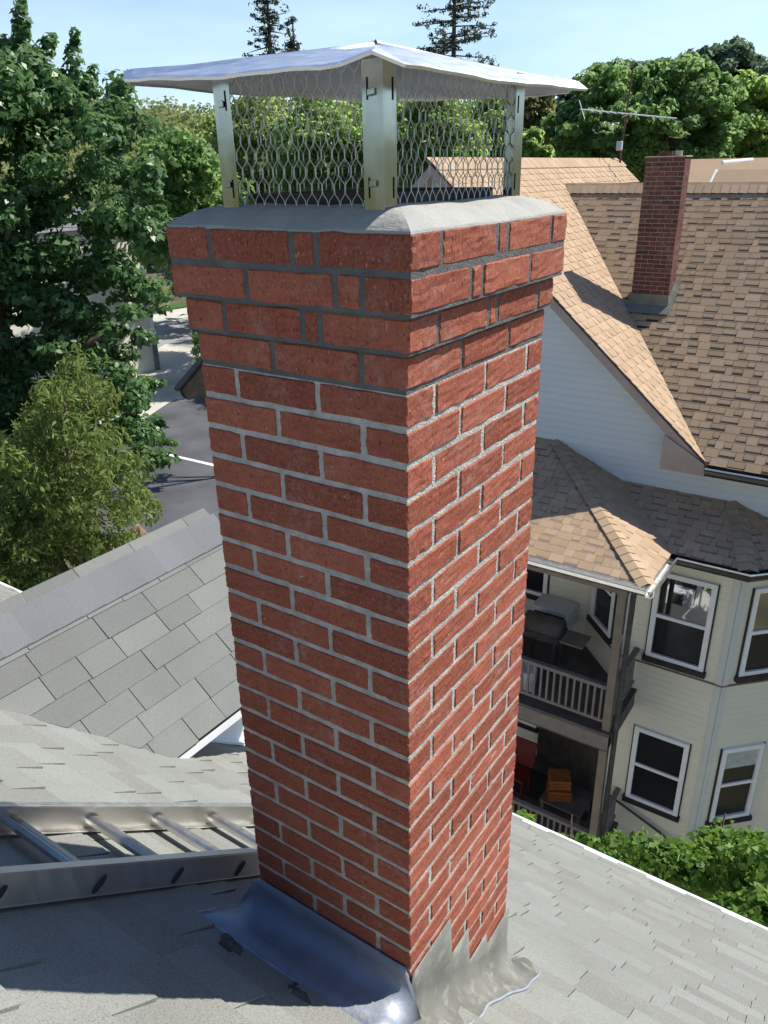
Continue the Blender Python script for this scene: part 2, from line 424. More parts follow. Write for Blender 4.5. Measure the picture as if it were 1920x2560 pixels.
def poly_tree(label, poly, d0, d1, mat, leaf, n, r, per, trunk_px=None, spires=(), name='leafy_tree', group=None, base_z=GZ, aspect=.6, up=.5, droop=0, rnd=.7, flat=.8, inner=.5, tr=.18, cat='tree', limb=8):
    """irregular crown: clumps spread through the outline's volume between two distances"""
    xs = [p[0] for p in poly]; ys = [p[1] for p in poly]
    cs = []; tries = 0
    while len(cs) < n and tries < 40000:
        tries += 1
        x = random.uniform(min(xs), max(xs)); y = random.uniform(min(ys), max(ys))
        if inpoly(x, y, poly): cs.append(at(x, y, random.uniform(d0, d1)))
    cx = sum(c.x for c in cs)/n; cy = sum(c.y for c in cs)/n
    zt = max(c.z for c in cs)
    if trunk_px: b = at(trunk_px[0], trunk_px[1], (d0+d1)/2); cx, cy = b.x, b.y
    t = thing(name, label, cat, (cx, cy, base_z), group)
    rr = [r*random.uniform(.55, 1.2) for _ in cs]; pp = [per*random.uniform(.6, 1.3) for _ in cs]
    for (x0, y0, x1, y1, r0, r1, k) in spires:         # leafy shoots standing out of the crown
        for q in range(k):
            f = q/(k-1); c = at(x0+(x1-x0)*f+random.uniform(-15,15)*(1-f), y0+(y1-y0)*f, (d0+d1)/2+random.uniform(-.3,.3))
            cs.append(c); rr.append((r0+(r1-r0)*f)*random.uniform(.8,1.2)); pp.append(per*.40*(1.15-f*.85))
    P, O = clumps(cs, rr, pp, inner, flat)
    leaf_mesh('crown', P, O, leaf, mat, t, aspect=aspect, up=up, droop=droop, rnd=rnd)
    H = zt-base_z
    lm = []
    for c in random.sample(cs, min(limb, len(cs))):
        f = max(.15, min(.92, (c.z-base_z)/H-.12)); lm.append((f, c, tr*.4))
    trunk(t, (cx, cy, base_z), (cx, cy, base_z+H*.96), tr, tr*.2, lm)
    return t

# ------------------------------------------------------------------ shingles
def shingles(b, o, u, v, W, Lg, tabw=(.13,.34), exp=.143, gap=.002, thick=(.004,.0125), start=0.0, wrap=.012):
    """tabs laid course by course on the plane o + u*s + v*t (v runs up the slope)"""
    o, u, v = Vector(o), Vector(u).normalized(), Vector(v).normalized(); n = u.cross(v)
    rows = int(math.ceil(Lg/exp))
    for j in range(rows):
        t0 = j*exp; s = start - random.uniform(0, tabw[1])
        hi = False
        while s < W:
            w = random.uniform(*tabw); hi = not hi
            th = thick[1]*random.uniform(.8, 1.1) if hi else thick[0]*random.uniform(.7, 1.2)
            a0, a1 = max(0, s), min(W, s+w-gap)
            if a1-a0 > .01:
                top = exp+.012
                dt = random.uniform(-.004, .004)
                p = [o+u*a0+v*(t0+dt), o+u*a1+v*(t0+dt), o+u*a1+v*(t0+top), o+u*a0+v*(t0+top)]
                q = [p[0]+n*th, p[1]+n*th, p[2]+n*.0012, p[3]+n*.0012]
                b.add(p+q, [(4,5,6,7),(0,1,5,4),(1,2,6,5),(3,0,4,7)])
            s += w
S_ = .83; Z0 = -1.93                                  # our roof: z = Z0 - S_*y, falling away from the camera
def rz(y): return Z0 - S_*y
NL = math.sqrt(1+S_*S_); VDN = Vector((0,1,-S_))/NL; NRM = Vector((0,S_,1))/NL

# ------------------------------------------------------------------ ground and roads
def sheet(name, pts, m, kind='structure', label=None, cat=None, th=0):
    b = MB(); b.add(pts, [tuple(range(len(pts)))])
    if th: b = MB(); b.prism(pts, (0,0,th))
    o = b.build(name, m); tag(o, label, cat, None, kind); return o
sheet('ground', [(-1500,-1500,GZ),(1500,-1500,GZ),(1500,1500,GZ),(-1500,1500,GZ)], M['ground'])
def gz(pxs, dz): return [tuple(on_z(x, y, GZ+dz)) for x, y in pxs]
sheet('paving', gz([(150,1010),(150,660),(330,640),(700,610),(760,720),(760,900),(380,862)], .004), M['concrete'])
sheet('parking_lot', gz([(200,1290),(230,960),(370,866),(470,846),(900,850),(900,1290)], .008), M['asphalt'])
sheet('road', gz([(150,800),(250,720),(362,691),(700,735),(760,820),(480,762),(360,742),(250,800)], .012), M['road'])
sheet('path', [(-14,3.5,GZ+.004),(6,3.5,GZ+.004),(6,5.4,GZ+.004),(-14,5.4,GZ+.004)], M['concrete'])  # unseen pale strip added to bounce sunlight onto the neighbour's wall
sheet('lawn', gz([(352,672),(400,640),(470,628),(600,640),(600,678),(405,664)], .016), M['lawn'], th=.12)
sheet('parking_line', gz([(360,979),(470,1004),(560,1024),(560,1029),(470,1009),(360,983)], .012), M['line'])
sheet('garden_bed', gz([(100,1400),(190,1190),(300,1130),(345,1180),(345,1400)], .013), M['mulch'])
hb = MB()                                             # rising ground far around the town
def hill_z(a, dd): return GZ + min(1, max(0, (dd-75)/200))**1.2*(20 + 3.5*math.sin(a*5.3+1) + 2*math.sin(a*13))
rows = []
for i in range(24):
    dd = 75 + i*i*.9
    rows.append([(CAM.x+math.cos(j*math.pi/60)*dd, CAM.y+math.sin(j*math.pi/60)*dd, hill_z(j*math.pi/60, dd)-.05) for j in range(121)])
hb.grid(rows); hills = hb.build('hills', M['ground'], smooth=True); hills['kind'] = 'structure'

# ------------------------------------------------------------------ the brick chimney
H = .0677; J = .0122; WL = .507; WD = .588; TOP = -.007
def brick_ring(b, x0, x1, y0, y1, z0, z1, kind, runs, s=.194, h=.092, dep=.092, j=J):
    """one course round a rectangle; runs: relative brick lengths for the face toward us and the right face"""
    def run(p0, p1, axis, fixed0, fixed1, parts):
        tot = (p1-p0) - j*(len(parts)-1); k = tot/sum(parts); p = p0
        for w in parts:
            L = w*k; e = random.uniform(-.0012, .0012); ez = random.uniform(-.0008, .0008)
            if axis == 'x': b.box((p, fixed0+e, z0+ez), (p+L, fixed1+e, z1+ez))
            else: b.box((fixed0+e, p, z0+ez), (fixed1+e, p+L, z1+ez))
            p += L + j
    near, right = runs
    if kind == 'A':
        run(x0+h+j+(x1-x0-WL)*.3, x1, 'x', y0, y0+dep, near); run(y0+dep+j, y1-.077-j, 'y', x1-dep, x1, right)
        run(y0, y1-.077-j, 'y', x0, x0+h+(x1-x0-WL)*.3, [s, s]); run(x0, x1, 'x', y1-.077, y1, [s, s, h])
    else:
        run(x0, x1-h-j, 'x', y0, y0+dep, near); run(y0, y1, 'y', x1-h, x1, right)
        run(y0+dep+j, y1, 'y', x0, x0+dep, [s, s, h]); run(x0+dep+j, x1-h-j, 'x', y1-dep, y1, [s, h])
chim = thing('brick_chimney', 'tall red brick chimney with corbelled top and grey mortar, standing on the grey shingle roof', 'chimney', (-.25, .29, -2.2))
bb = MB()
S, Hh = .194, .092
for k in range(1, 42):
    pr = .027 if k <= 2 else (.012 if k == 3 else 0)
    kind = 'A' if k % 2 else 'B'
    if k == 1: runs = ([S,.045,S], [S,.032,S])
    elif k == 2: runs = ([S,S,.045], [S,.032,S,.17])
    elif k == 3: runs = ([S,.03,S], [S,.025,S])
    else: runs = ([S,S], [S,S] if kind == 'A' else [S,S,.18])
    if k > 3 and kind == 'A': runs = ([S,S],[S,S])
    dz = TOP if k == 1 else 0
    brick_ring(bb, -WL-pr, pr, -pr, WD+pr, -k*H+J/2, -(k-1)*H-J/2+(.000 if k > 1 else 0), kind, runs)
brickwork = bb.build('brickwork', M['brick'], chim, worn=.0007, bevel=.0024)
mo = MB()
for (k0, k1, pr) in ((0,2,.0245),(2,3,.0095),(3,4,-.0025)):
    mo.box((-WL-pr, -pr, -k1*H-.002*(k1 == 4)), (pr, WD+pr, -k0*H-J*.6*(k0 == 0)))
mo.build('fresh_mortar', M['mortar_fresh'], chim)['label'] = 'dark fresh mortar of the rebuilt top courses'
mo = MB(); mo.box((-WL+.0025, .0025, -2.8), (-.0025, WD-.0025, -4*H-.003)); mo.build('mortar', M['mortar'], chim)
# crown: cement wash rising in a rounded slope from the brick edge
def ring_pts(ins, z, n=14, wob=0):
    x0, x1, y0, y1 = -WL-.027+ins, .027-ins, -.027+ins, WD+.027-ins
    cs = [(x1,y0),(x1,y1),(x0,y1),(x0,y0)]; out = []
    for i in range(4):
        a, c = cs[i], cs[(i+1) % 4]
        for q in range(n):
            t = q/n
            w = wob*(math.sin(t*9+i*2.1)+.6*math.sin(t*23+i)) if q else 0
            out.append((a[0]+(c[0]-a[0])*t, a[1]+(c[1]-a[1])*t, z+w))
    return out
prof = [(.004,-.013,0),(.0025,-.006,.0006),(.004,-.002,.0010),(.011,.004,.0012),(.020,.0105,.0014),(.030,.0165,.0016),(.042,.0215,.0018),(.056,.0258,.0018),(.070,.0287,.0016),(.086,.031,.0015),(.105,.0325,.001)]
cb = MB(); rows = []
for ins, z, wob in prof:
    r = ring_pts(ins, z, 40, wob); rows.append(r+[r[0]])
cb.grid(rows)
cr_o = cb.build('crown', M['crown'], chim); cr_o['label'] = 'rounded grey cement crown over the top course'
fb = MB()
for (a, c) in (((-.405,.085,-.1),(-.385,.505,.05)),((-.120,.085,-.1),(-.100,.505,.05)),((-.385,.085,-.1),(-.120,.105,.05)),((-.385,.485,-.1),(-.120,.505,.05))): fb.box(a, c)
fb.box((-.385,.105,-.1),(-.120,.485,-.06))
fb.build('flue_liner', M['flue'], chim, bevel=.002)
# lead flashing: cove on the upslope face, stepped sheet on the right face
fl = MB(); rows = []
cove = [(-.005,-1.748),(-.010,-1.785),(-.028,-1.815),(-.06,-1.826),(-.10,-1.820),(-.165,-1.787)]
nx = 26
for i in range(nx+1):
    x = -.60 + (.64)*i/nx
    e = max(0, (-.515-x)/.085)                        # left end runs out onto the roof
    row = []
    for q, (y, z) in enumerate(cove):
        w = .0025*math.sin(x*31+q)+.002*math.sin(x*67+q*2)
        zr = rz(y)+.007
        e = max(e, min(1, max(0, (x+.004)/.040)))
        zz = max(zr, z + w*(q > 1) if e == 0 else z*(1-e)+zr*e)
        row.append((x, y - .012*e*(q < 2 and x < -.3), zz))
    rows.append(row)
fl.grid(rows)
apron = fl.build('flashing', M['lead_apron_sky_tint'], chim, smooth=True, solid=.003); apron['label'] = 'lead apron flashing in the shade on the upslope face'
fl = MB(); rows = []; edge = []
steps = [(.0,.205,-1.768),(.205,.312,-1.925),(.312,.442,-2.085),(.442,.600,-2.145)]
ny = 64
for i in range(ny+1):
    y = -.165 + (.72+.165)*i/ny
    top = next((z for a, c, z in steps if a <= y < c), None)
    r0 = rz(y)
    out = .108 + .010*math.sin(y*15) + .003*math.sin(y*41)
    pk = .010*abs(math.sin(y*25))
    if top is None: top = r0+.0125; pk *= (y < 0)
    if y < 0: top = r0+.0125
    x0 = .006 if y >= 0 else .004
    lo = min(top, r0+.10)
    rows.append([(x0, y, max(top, r0+.012)), (x0+.002, y, max(lo, r0+.011)), (.014+pk*.4, y, r0+.05 if top > r0+.05 else r0+.0105), (.034+pk, y, r0+.020+pk*.3), (.07, y, r0+.011), (out, y, r0+.007)])
    edge.append((out, y, r0+.008))
fl.grid(rows)
stepf = fl.build('flashing', M['lead'], chim, smooth=True, solid=.002); stepf['label'] = 'sunlit lead step flashing on the right face'
sb = MB()
sb.tube(edge, .0045, 6)
sb.tube([(-.60+.70*i/20, -.166, rz(-.166)+.006) for i in range(21)], .006, 6)
sb.tube([(-.602, -.166+.14*i/8, rz(-.166+.14*i/8)+.006) for i in range(9)], .005, 6)
sb.build('sealant_bead', M['sealant'], chim, smooth=True)
for i, (px, py, lab) in enumerate(((498,2040,'black tar smear on the shaded shingles beside the upper flashing corner'),(650,2150,'black patch painted as shadow at the lower flashing edge near the frame bottom'))):  # first is tar, second is roof shadow painted as a dark patch
    d = ray(px, py); t_ = (Z0 - CAM.z - S_*CAM.y)/(d.z+S_*d.y); c = CAM+d*t_
    b = MB(); ring = []
    for q in range(36):
        g = q/36*6.283; rr = .050*(1+.16*math.sin(g*3+i)+.10*math.sin(g*7+1)+.06*math.sin(g*13))
        x = c.x+math.cos(g)*rr*1.0; y = c.y+math.sin(g)*rr*.55-math.cos(g)*rr*.4; ring.append((x, y, rz(y)+.005))
    top = [(x*.6+c.x*.4, y*.6+c.y*.4, rz(y*.6+c.y*.4)+.0135) for x, y, z in ring]
    b.grid([ring+[ring[0]], top+[top[0]]]); b.f.append(tuple(range(37, 73)))
    tag(b.build('tar_and_shade_patch', M['tar'], smooth=True), lab, 'tar smear', 'tar smears by the chimney flashing')

# ------------------------------------------------------------------ chimney cap
LX0, LX1, LY0, LY1 = -.427, -.060, .028, .553
cap = thing('chimney_cap', 'shiny steel chimney cap with hipped lid, four corner legs and expanded metal mesh', 'chimney cap', (-.244, .29, .033))
cx, cy, ax, ay, ze, kc = -.254, .295, .292, .420, .231, .066
def tl(x, y): return .004 + .015*((-(x-cx)/ax + (y-cy)/ay)/2)
rim = []
cor = [(1,-1),(1,1),(-1,1),(-1,-1)]
for (sx, sy) in cor:
    a = (cx+sx*ax, cy+sy*(ay-kc)); c = (cx+sx*(ax-kc), cy+sy*ay)
    mid = ((a[0]+c[0])/2, (a[1]+c[1])/2)
    seq = [c, mid, a] if (sx*sy < 0) else [a, mid, c]
    # go round anticlockwise
    rim.append([(seq[0], 0), (seq[1], .016), (seq[2], 0)])
loop = []
for i in range(4):
    for p, dz in rim[i]: loop.append((p[0], p[1], dz))
    p0 = rim[i][2][0]; p1 = rim[(i+1) % 4][0][0]
    for q in range(1, 14):
        t = q/14; w = .0022*math.sin(t*11+i*2)+.0012*math.sin(t*29+i)
        loop.append((p0[0]+(p1[0]-p0[0])*t, p0[1]+(p1[1]-p0[1])*t, w*.6 - .004*math.sin(math.pi*t)))
lid = MB(); rows = []
for fr_, kind in ((1.0,'lip'),(1.0,'rim'),(.97,'in'),(.75,'m'),(.5,'m'),(.25,'m'),(.01,'m')):
    r = []
    for (x, y, dz) in loop:
        X, Y = cx+(x-cx)*fr_, cy+(y-cy)*fr_
        z = ze + dz*fr_**1.5 + .078*(1-fr_) + tl(x, y)*(.4+.6*fr_) + (.0010*math.sin(X*17+Y*11) if kind == 'm' else 0)
        if kind == 'lip': z -= .0035; X = cx+(x-cx)*.992; Y = cy+(y-cy)*.995
        if kind == 'in': z += .0015
        r.append((X, Y, z))
    rows.append(r+[r[0]])
lid.grid(rows)
lid.build('lid', M['steel'], cap, solid=.0012)
for (x, y, sx, sy, zt) in ((LX1,LY0,-1,1,.246),(LX0,LY0,1,1,.262),(LX1,LY1,-1,-1,.262),(LX0,LY1,1,-1,.268)):
    b = MB(); wf = .040; th = .0016; zb = .026
    b.box((min(x, x+sx*wf), min(y, y+sy*th), zb), (max(x, x+sx*wf), max(y, y+sy*th), zt))
    b.box((min(x, x+sx*th), min(y+sy*th, y+sy*wf), zb), (max(x, x+sx*th), max(y+sy*th, y+sy*wf), zt))
    lg = b.build('leg', M['leg_steel'], cap, bevel=.0004)
    for zc in (.060, .205):
        k = MB(); k.box((x+sx*.029-.0011, y-.0006*sy-.0006, zc-.016), (x+sx*.029+.0011, y-.0006*sy+.0006, zc+.016)); k.build('slot', M['black'], lg)
        k = MB(); k.box((x-.0006*sx-.0006, y+sy*.029-.0011, zc-.016), (x-.0006*sx+.0006, y+sy*.029+.0011, zc+.016)); k.build('slot', M['black'], lg)
        zt2 = zc + (.006 if zc < .1 else -.006)
        k = MB(); k.obox((x+sx*.020-.006, y-sy*.0008, zt2-.006), (.013,0,.002), (0,-sy*.005,.001), (0,0,.010)); k.build('tab', M['leg_steel'], lg, bevel=.001)
def mesh_panel(p0, p1, z0, z1):
    b = MB(); p0 = Vector(p0); p1 = Vector(p1); u = (p1-p0).normalized(); L = (p1-p0).length
    sw, lw = .0245/2, .0545/2; ni = int(L/sw); nj = int((z1-z0)/lw)+1
    bond = .0058; nn = u.cross(Vector((0,0,1)))
    for j in range(nj):
        for i in range(ni+1):
            if (i+j) % 2: continue
            z = z0+j*lw; c = p0+u*(i*sw) + nn*(.0012*math.sin(i*1.7+j))
            if z > z1+1e-6: continue
            if 0 < j: b.tube([c+Vector((0,0,z-bond)), c+Vector((0,0,min(z+bond, z1)))], .00125, 5)
            for di in (-1, 1):
                if 0 <= i+di <= ni and z+lw-bond <= z1:
                    e = p0+u*((i+di)*sw) + nn*(.0012*math.sin((i+di)*1.7+j+1))
                    m1 = c.lerp(e, .22); m2 = c.lerp(e, .78)
                    b.tube([c+Vector((0,0,z+(bond if j else 0))), m1+Vector((0,0,z+lw*.36)), m2+Vector((0,0,z+lw*.64)), e+Vector((0,0,z+lw-bond))], .00078, 5, cap=False)
    return b.build('mesh_screen', M['wire'], cap)
i_ = .004
mesh_panel((LX0+i_,LY0+i_,0),(LX1-i_,LY0+i_,0),.031,.2498)
mesh_panel((LX1-i_,LY0+i_,0),(LX1-i_,LY1-i_,0),.033,.2512)
mesh_panel((LX1-i_,LY1-i_,0),(LX0+i_,LY1-i_,0),.033,.260)
mesh_panel((LX0+i_,LY1-i_,0),(LX0+i_,LY0+i_,0),.033,.260)

# ------------------------------------------------------------------ our house (the roof we stand on)
EY = 3.35; RY = -1.9; XL, XR = -9.0, 3.0
hs = thing('shingled_house', 'white sided house under the grey shingle roof that carries the red chimney', 'house', (-3, 0, GZ))
# dormer wing: ridge along y
DX, DZ, DE, DEZ, DY1 = -2.74, -1.912, -1.913, -2.60, 1.98
b = MB(); shingles(b, (XR, EY, rz(EY)), (-1,0,0), -VDN, XR-XL, (EY-RY)*NL)
b.build('roof', M['grey_shingle'], hs, clip=None)
b = MB()
b.prism([(XR,EY-.01,rz(EY)-.012),(XL,EY-.01,rz(EY)-.012),(XL,RY,rz(RY)-.004),(XR,RY,rz(RY)-.004)], (0,0,-.15))
b.prism([(XR,RY,rz(RY)-.004),(XL,RY,rz(RY)-.004),(XL,2*RY-EY,rz(EY)),(XR,2*RY-EY,rz(EY))], (0,0,-.15))
b.build('roof_deck', M['dark_gap'], hs)
b = MB(); b.obox((XL, EY, rz(EY)-.012), (XR-XL,0,0), (0,-.035,.035*S_), (0,.003,.016)); b.box((XL, EY+.0015, rz(EY)-.05), (XR, EY+.030, rz(EY)+.002))
b.box((XL, EY-.05, rz(EY)-.22), (XR, EY+.0, rz(EY)-.05))
b.build('drip_edge', M['drip'], hs)
def plane_dn(x): return DZ - .83*(x-DX)
b = MB()
vd = Vector((-1,0,.83)).normalized()
yv = lambda x: (plane_dn(x)-Z0)/(-S_)                 # valley: where the wing meets our roof
shingles(b, (DE, -.3, DEZ), (0,1,0), vd, DY1+.3, 1.09, tabw=(.20,.42), gap=.0045, thick=(.006,.008))
va = Vector((DE, yv(DE), 0)); vb2 = Vector((DX, yv(DX), 0)); dv = (va-vb2).normalized()
b.build('wing_roof', M['dormer_shingle'], hs, clip=[(va, Vector((dv.y, -dv.x, 0))*(1 if Vector((dv.y,-dv.x,0)).y < 0 else -1))])['label'] = 'roof slope of the cross wing with wide weathered tabs'
b = MB()
b.prism([(DE-.004,yv(DE)+.01,DEZ-.004),(DE-.004,DY1,DEZ-.004),(DX,DY1,DZ-.006),(DX,yv(DX),DZ-.006)], (0,0,-.012))
b.prism([(DX,yv(DX),DZ-.006),(DX,DY1,DZ-.006),(2*DX-DE,DY1,DEZ),(2*DX-DE,yv(DE),DEZ)], (0,0,-.03))
b.build('wing_deck', M['dark_gap'], hs)
b = MB(); y = yv(DX)-.12; k = 0
while y < DY1-.02:
    L = min(.30, DY1+.02-y); lift = .010
    for sgn in (1, -1):
        p = [(DX, y, DZ+.010+.001), (DX, y+L, DZ+.010+lift), (DX+sgn*.155, y+L, DZ-.155*.83+.009+lift), (DX+sgn*.155, y, DZ-.155*.83+.009)]
        q = [(a, c, d-.006) for a, c, d in p]
        fs = [(0,1,2,3),(1,5,6,2),(3,2,6,7)]
        b.add(p+q, fs if sgn < 0 else [f[::-1] for f in fs])
    y += .145
b.build('ridge_cap', M['ridge_shingle'], hs)['label'] = 'bluish overlapping ridge shingles on the cross wing'
b = MB(); xw = -2.30; b.box((xw-.05, yv(xw)-.1, -4.6), (xw, DY1-.15, DEZ+.02)); b.box((2*DX-DE+.1, 1.0, -4.6), (xw-.05, DY1-.15, DEZ-.03))
b.box((DE-.014, yv(DE)-.02, DEZ-.065), (DE-.002, DY1, DEZ-.017)); b.box((xw, yv(xw), DEZ-.065), (DE-.014, DY1, DEZ-.052))
b.build('wing_wall', M['white'], hs)
b = MB(); b.obox((xw+.001, .93, rz(.93)+.012), Vector((0,1,-S_))*1.2, (.045,0,0), (0,0,.022)); b.build('wing_flashing', M['drip'], hs)
b = MB()
b.box((XL+.3, 2*RY-EY+.35, GZ), (XR-.3, EY-.3, rz(EY-.3)-.16))
b.prism([(XL+.3, 2*RY-EY+.35, rz(EY-.3)-.16), (XL+.3, EY-.3, rz(EY-.3)-.16), (XL+.3, RY, rz(RY)-.2)], (XR-XL-.6,0,0))
b.build('wall', M['siding_white'], hs)
wy = EY-.3
b = MB(); b.box((-2.86,wy,-9.44),(-2.10,wy+.04,-8.15)); w = b.build('window', M['white'], hs)
b = MB(); b.box((-2.80,wy+.041,-9.36),(-2.16,wy+.045,-8.22)); b.build('pane', M['glass_dim'], w)
b = MB(); b.box((-2.77,wy+.046,-9.33),(-2.17,wy+.36,-8.93)); b.build('air_conditioner', M['plastic_white'], w, bevel=.02)
b = MB(); b.box((-2.70,wy+.361,-9.27),(-2.36,wy+.366,-8.99)); b.build('grille', M['dark_metal'], w)

# ------------------------------------------------------------------ ladder lying on the roof
lad = thing('roof_ladder', 'aluminium ladder lying flat on the grey shingles behind the chimney', 'ladder', (-.94, 0, rz(0)))
def lp(x, s, h): return Vector((x, 0, Z0)) + VDN*s + NRM*h
for (xa, sgn) in ((-.735, -1), (-1.135, 1)):
    b = MB(); s0, s1 = -2.1, 1.45
    def bar(x0, x1, h0, h1): b.obox(lp(x0, s0, h0), (x1-x0,0,0), VDN*(s1-s0), NRM*(h1-h0))
    bar(xa, xa+sgn*.004, .016, .092)
    bar(xa, xa+sgn*.030, .092, .0965); bar(xa, xa+sgn*.030, .012, .016)
    b.build('rail', M['alu'], lad, bevel=.001)
s_first = .10*NL
for k in range(-7, 5):
    s = s_first+k*.305
    b = MB(); pts = []
    for g in range(10):
        a = math.pi*2*g/10; pts.append((math.cos(a)*.021, max(-.013, min(.014, math.sin(a)*.021))))
    p = [lp(-1.131, s+c[0], .045+c[1]) for c in pts]
    b.prism(p, (.392,0,0))
    for q in (-.012, -.007, -.002, .003, .008): b.obox(lp(-1.128, s+q, .059), (.386,0,0), VDN*.0022, NRM*.0015)
    r = b.build('rung', M['alu'], lad)
    for xa in (-.7345, -1.139):
        k2 = MB(); k2.prism([lp(xa, s+.011*math.cos(a*.628)+.010*math.sin(a*.628), .045+.024*math.sin(a*.628)) for a in range(10)], (.0035,0,0)); k2.build('rung_end', M['dark_metal'], r)

# ------------------------------------------------------------------ neighbour house
nb = thing('gabled_house', 'cream sided gabled house with brown shingle roofs, porch and white windows', 'house', (-2, 14, GZ))
AX, AZ, MG = -5.884, .194, .8706                       # cross gable ridge
GX, GY, GE = -1.316, 9.95, -3.783                      # its right eave end, rake plane
RY2, RZ2 = 14.12, -.262; M2 = (RZ2-GE)/(RY2-GY)
W0 = 10.3
# gable slope facing +x
b = MB(); vg = Vector((-1,0,MG)).normalized(); Lg = (GX-AX)*math.sqrt(1+MG*MG)
shingles(b, (GX, GY, GE), (0,1,0), vg, 8.75, Lg, tabw=(.055,.19), thick=(.004,.012))
dvl = Vector((-1, MG/M2, 0)).normalized(); nvl = Vector((dvl.y, -dvl.x, 0))
if nvl.x < 0: nvl = -nvl                              # +x side of the valley belongs to the main roof
vend = Vector((GX-(RZ2-GE)/MG, RY2, 0))
b2 = MB(); b2.v, b2.f = list(b.v), list(b.f)
o1 = b.build('gable_roof', M['brown_shingle'], nb, clip=[((GX,GY,0), nvl), ((0,RY2,0), (0,1,0))])
b2.build('gable_roof', M['brown_shingle'], nb, clip=[((0,RY2,0), (0,-1,0)), (tuple(vend), (1,0,0))])
b = MB(); shingles(b, (2.6, GY-.02, GE-.02*M2), (-1,0,0), Vector((0,1,M2)), 10.5, (RY2-GY)*math.sqrt(1+M2*M2)+.02, tabw=(.09,.24), thick=(.0105,.0138))
b.build('main_roof', M['brown_shingle'], nb, clip=[((GX,GY,0), -nvl)])
b = MB()
e = .012
b.prism([(GX,GY,GE-e),(AX,GY,AZ-e),(AX,18.7,AZ-e),(GX,18.7,GE-e)], (0,0,-.14)) if False else None
b.add([(GX,GY,GE-e),(AX,GY,AZ-e),(AX,RY2,AZ-e),(vend.x,RY2,RZ2-e)], [(0,1,2,3),(3,2,1,0)])
b.add([(AX,RY2,AZ-e),(AX,18.7,AZ-e),(vend.x,18.7,RZ2-e),(vend.x,RY2,RZ2-e)], [(0,1,2,3)])
b.add([(AX,GY,AZ-.004),(AX,18.7,AZ-.004),(2*AX-GX,18.7,GE),(2*AX-GX,GY,GE)], [(0,1,2,3)])
b.add([(GX,GY,GE-e),(vend.x,RY2,RZ2-e),(2.6,RY2,RZ2-e),(2.6,GY,GE-e)], [(0,1,2,3)])
b.add([(vend.x-1,RY2,RZ2-e),(2.6,RY2,RZ2-e),(2.6,18.6,GE),(vend.x-1,18.6,GE)], [(0,1,2,3)])
b.build('roof_deck', M['dark_gap'], nb)
b = MB()
for k in range(60):                                    # ridge caps
    y = GY+k*.147
    for sg in (1,-1): b.add([(AX,y,AZ+.018),(AX,y+.16,AZ+.030),(AX+sg*.15,y+.16,AZ-.15*MG+.030),(AX+sg*.15,y,AZ-.15*MG+.018)], [(0,1,2,3)[::-sg]])
b.build('ridge_cap', M['brown_shingle'], nb); b = MB()
for k in range(54):
    x = vend.x+.05+k*.147
    for sg in (1,-1): b.add([(x,RY2,RZ2+.030),(x+.16,RY2,RZ2+.018),(x+.16,RY2-sg*.15,RZ2-.15*M2+.018),(x,RY2-sg*.15,RZ2-.15*M2+.030)], [(0,1,2,3)[::sg]])
b.build('ridge_cap', M['brown_shingle'], nb)
# walls
wz = lambda x: AZ - MG*abs(x-AX) - .14
b = MB()
xl, xr = 2*AX-GX+.3, 2.3
b.prism([(xl,W0,GZ+.6),(xr,W0,GZ+.6),(xr,W0,-4.7),(xl,W0,-4.7)], (0,.25,0))
b.prism([(xr-.25,W0+.25,GZ+.6),(xr-.25,18.3,GZ+.6),(xr-.25,18.3,GE-.2),(xr-.25,RY2,RZ2-.2),(xr-.25,W0+.25,GE-.2)], (.25,0,0))
b.prism([(xl,18.05,GZ+.6),(xr-.25,18.05,GZ+.6),(xr-.25,18.05,GE-.2),(GX-.1,18.05,GE-.2),(AX,18.05,AZ-.2),(xl,18.05,wz(xl)-.1)], (0,.25,0))
b.box((xl,W0+.25,GZ+.6),(xl+.25,18.05,GE-.25))
b.build('wall', M['siding_cream'], nb)
b = MB(); b.prism([(xl,W0,-4.7),(xr,W0,-4.7),(xr,W0,GE-.16),(GX-.1,W0,GE-.16),(AX,W0,AZ-.16),(xl,W0,wz(xl))], (0,.25,0))
b.build('wall', M['siding_gable'], nb)['label'] = 'pale blue grey upper gable wall'
b = MB(); b.box((xl-.02,W0-.03,GZ),(xr+.02,18.33,GZ+.6)); b.build('foundation', M['foundation'], nb)
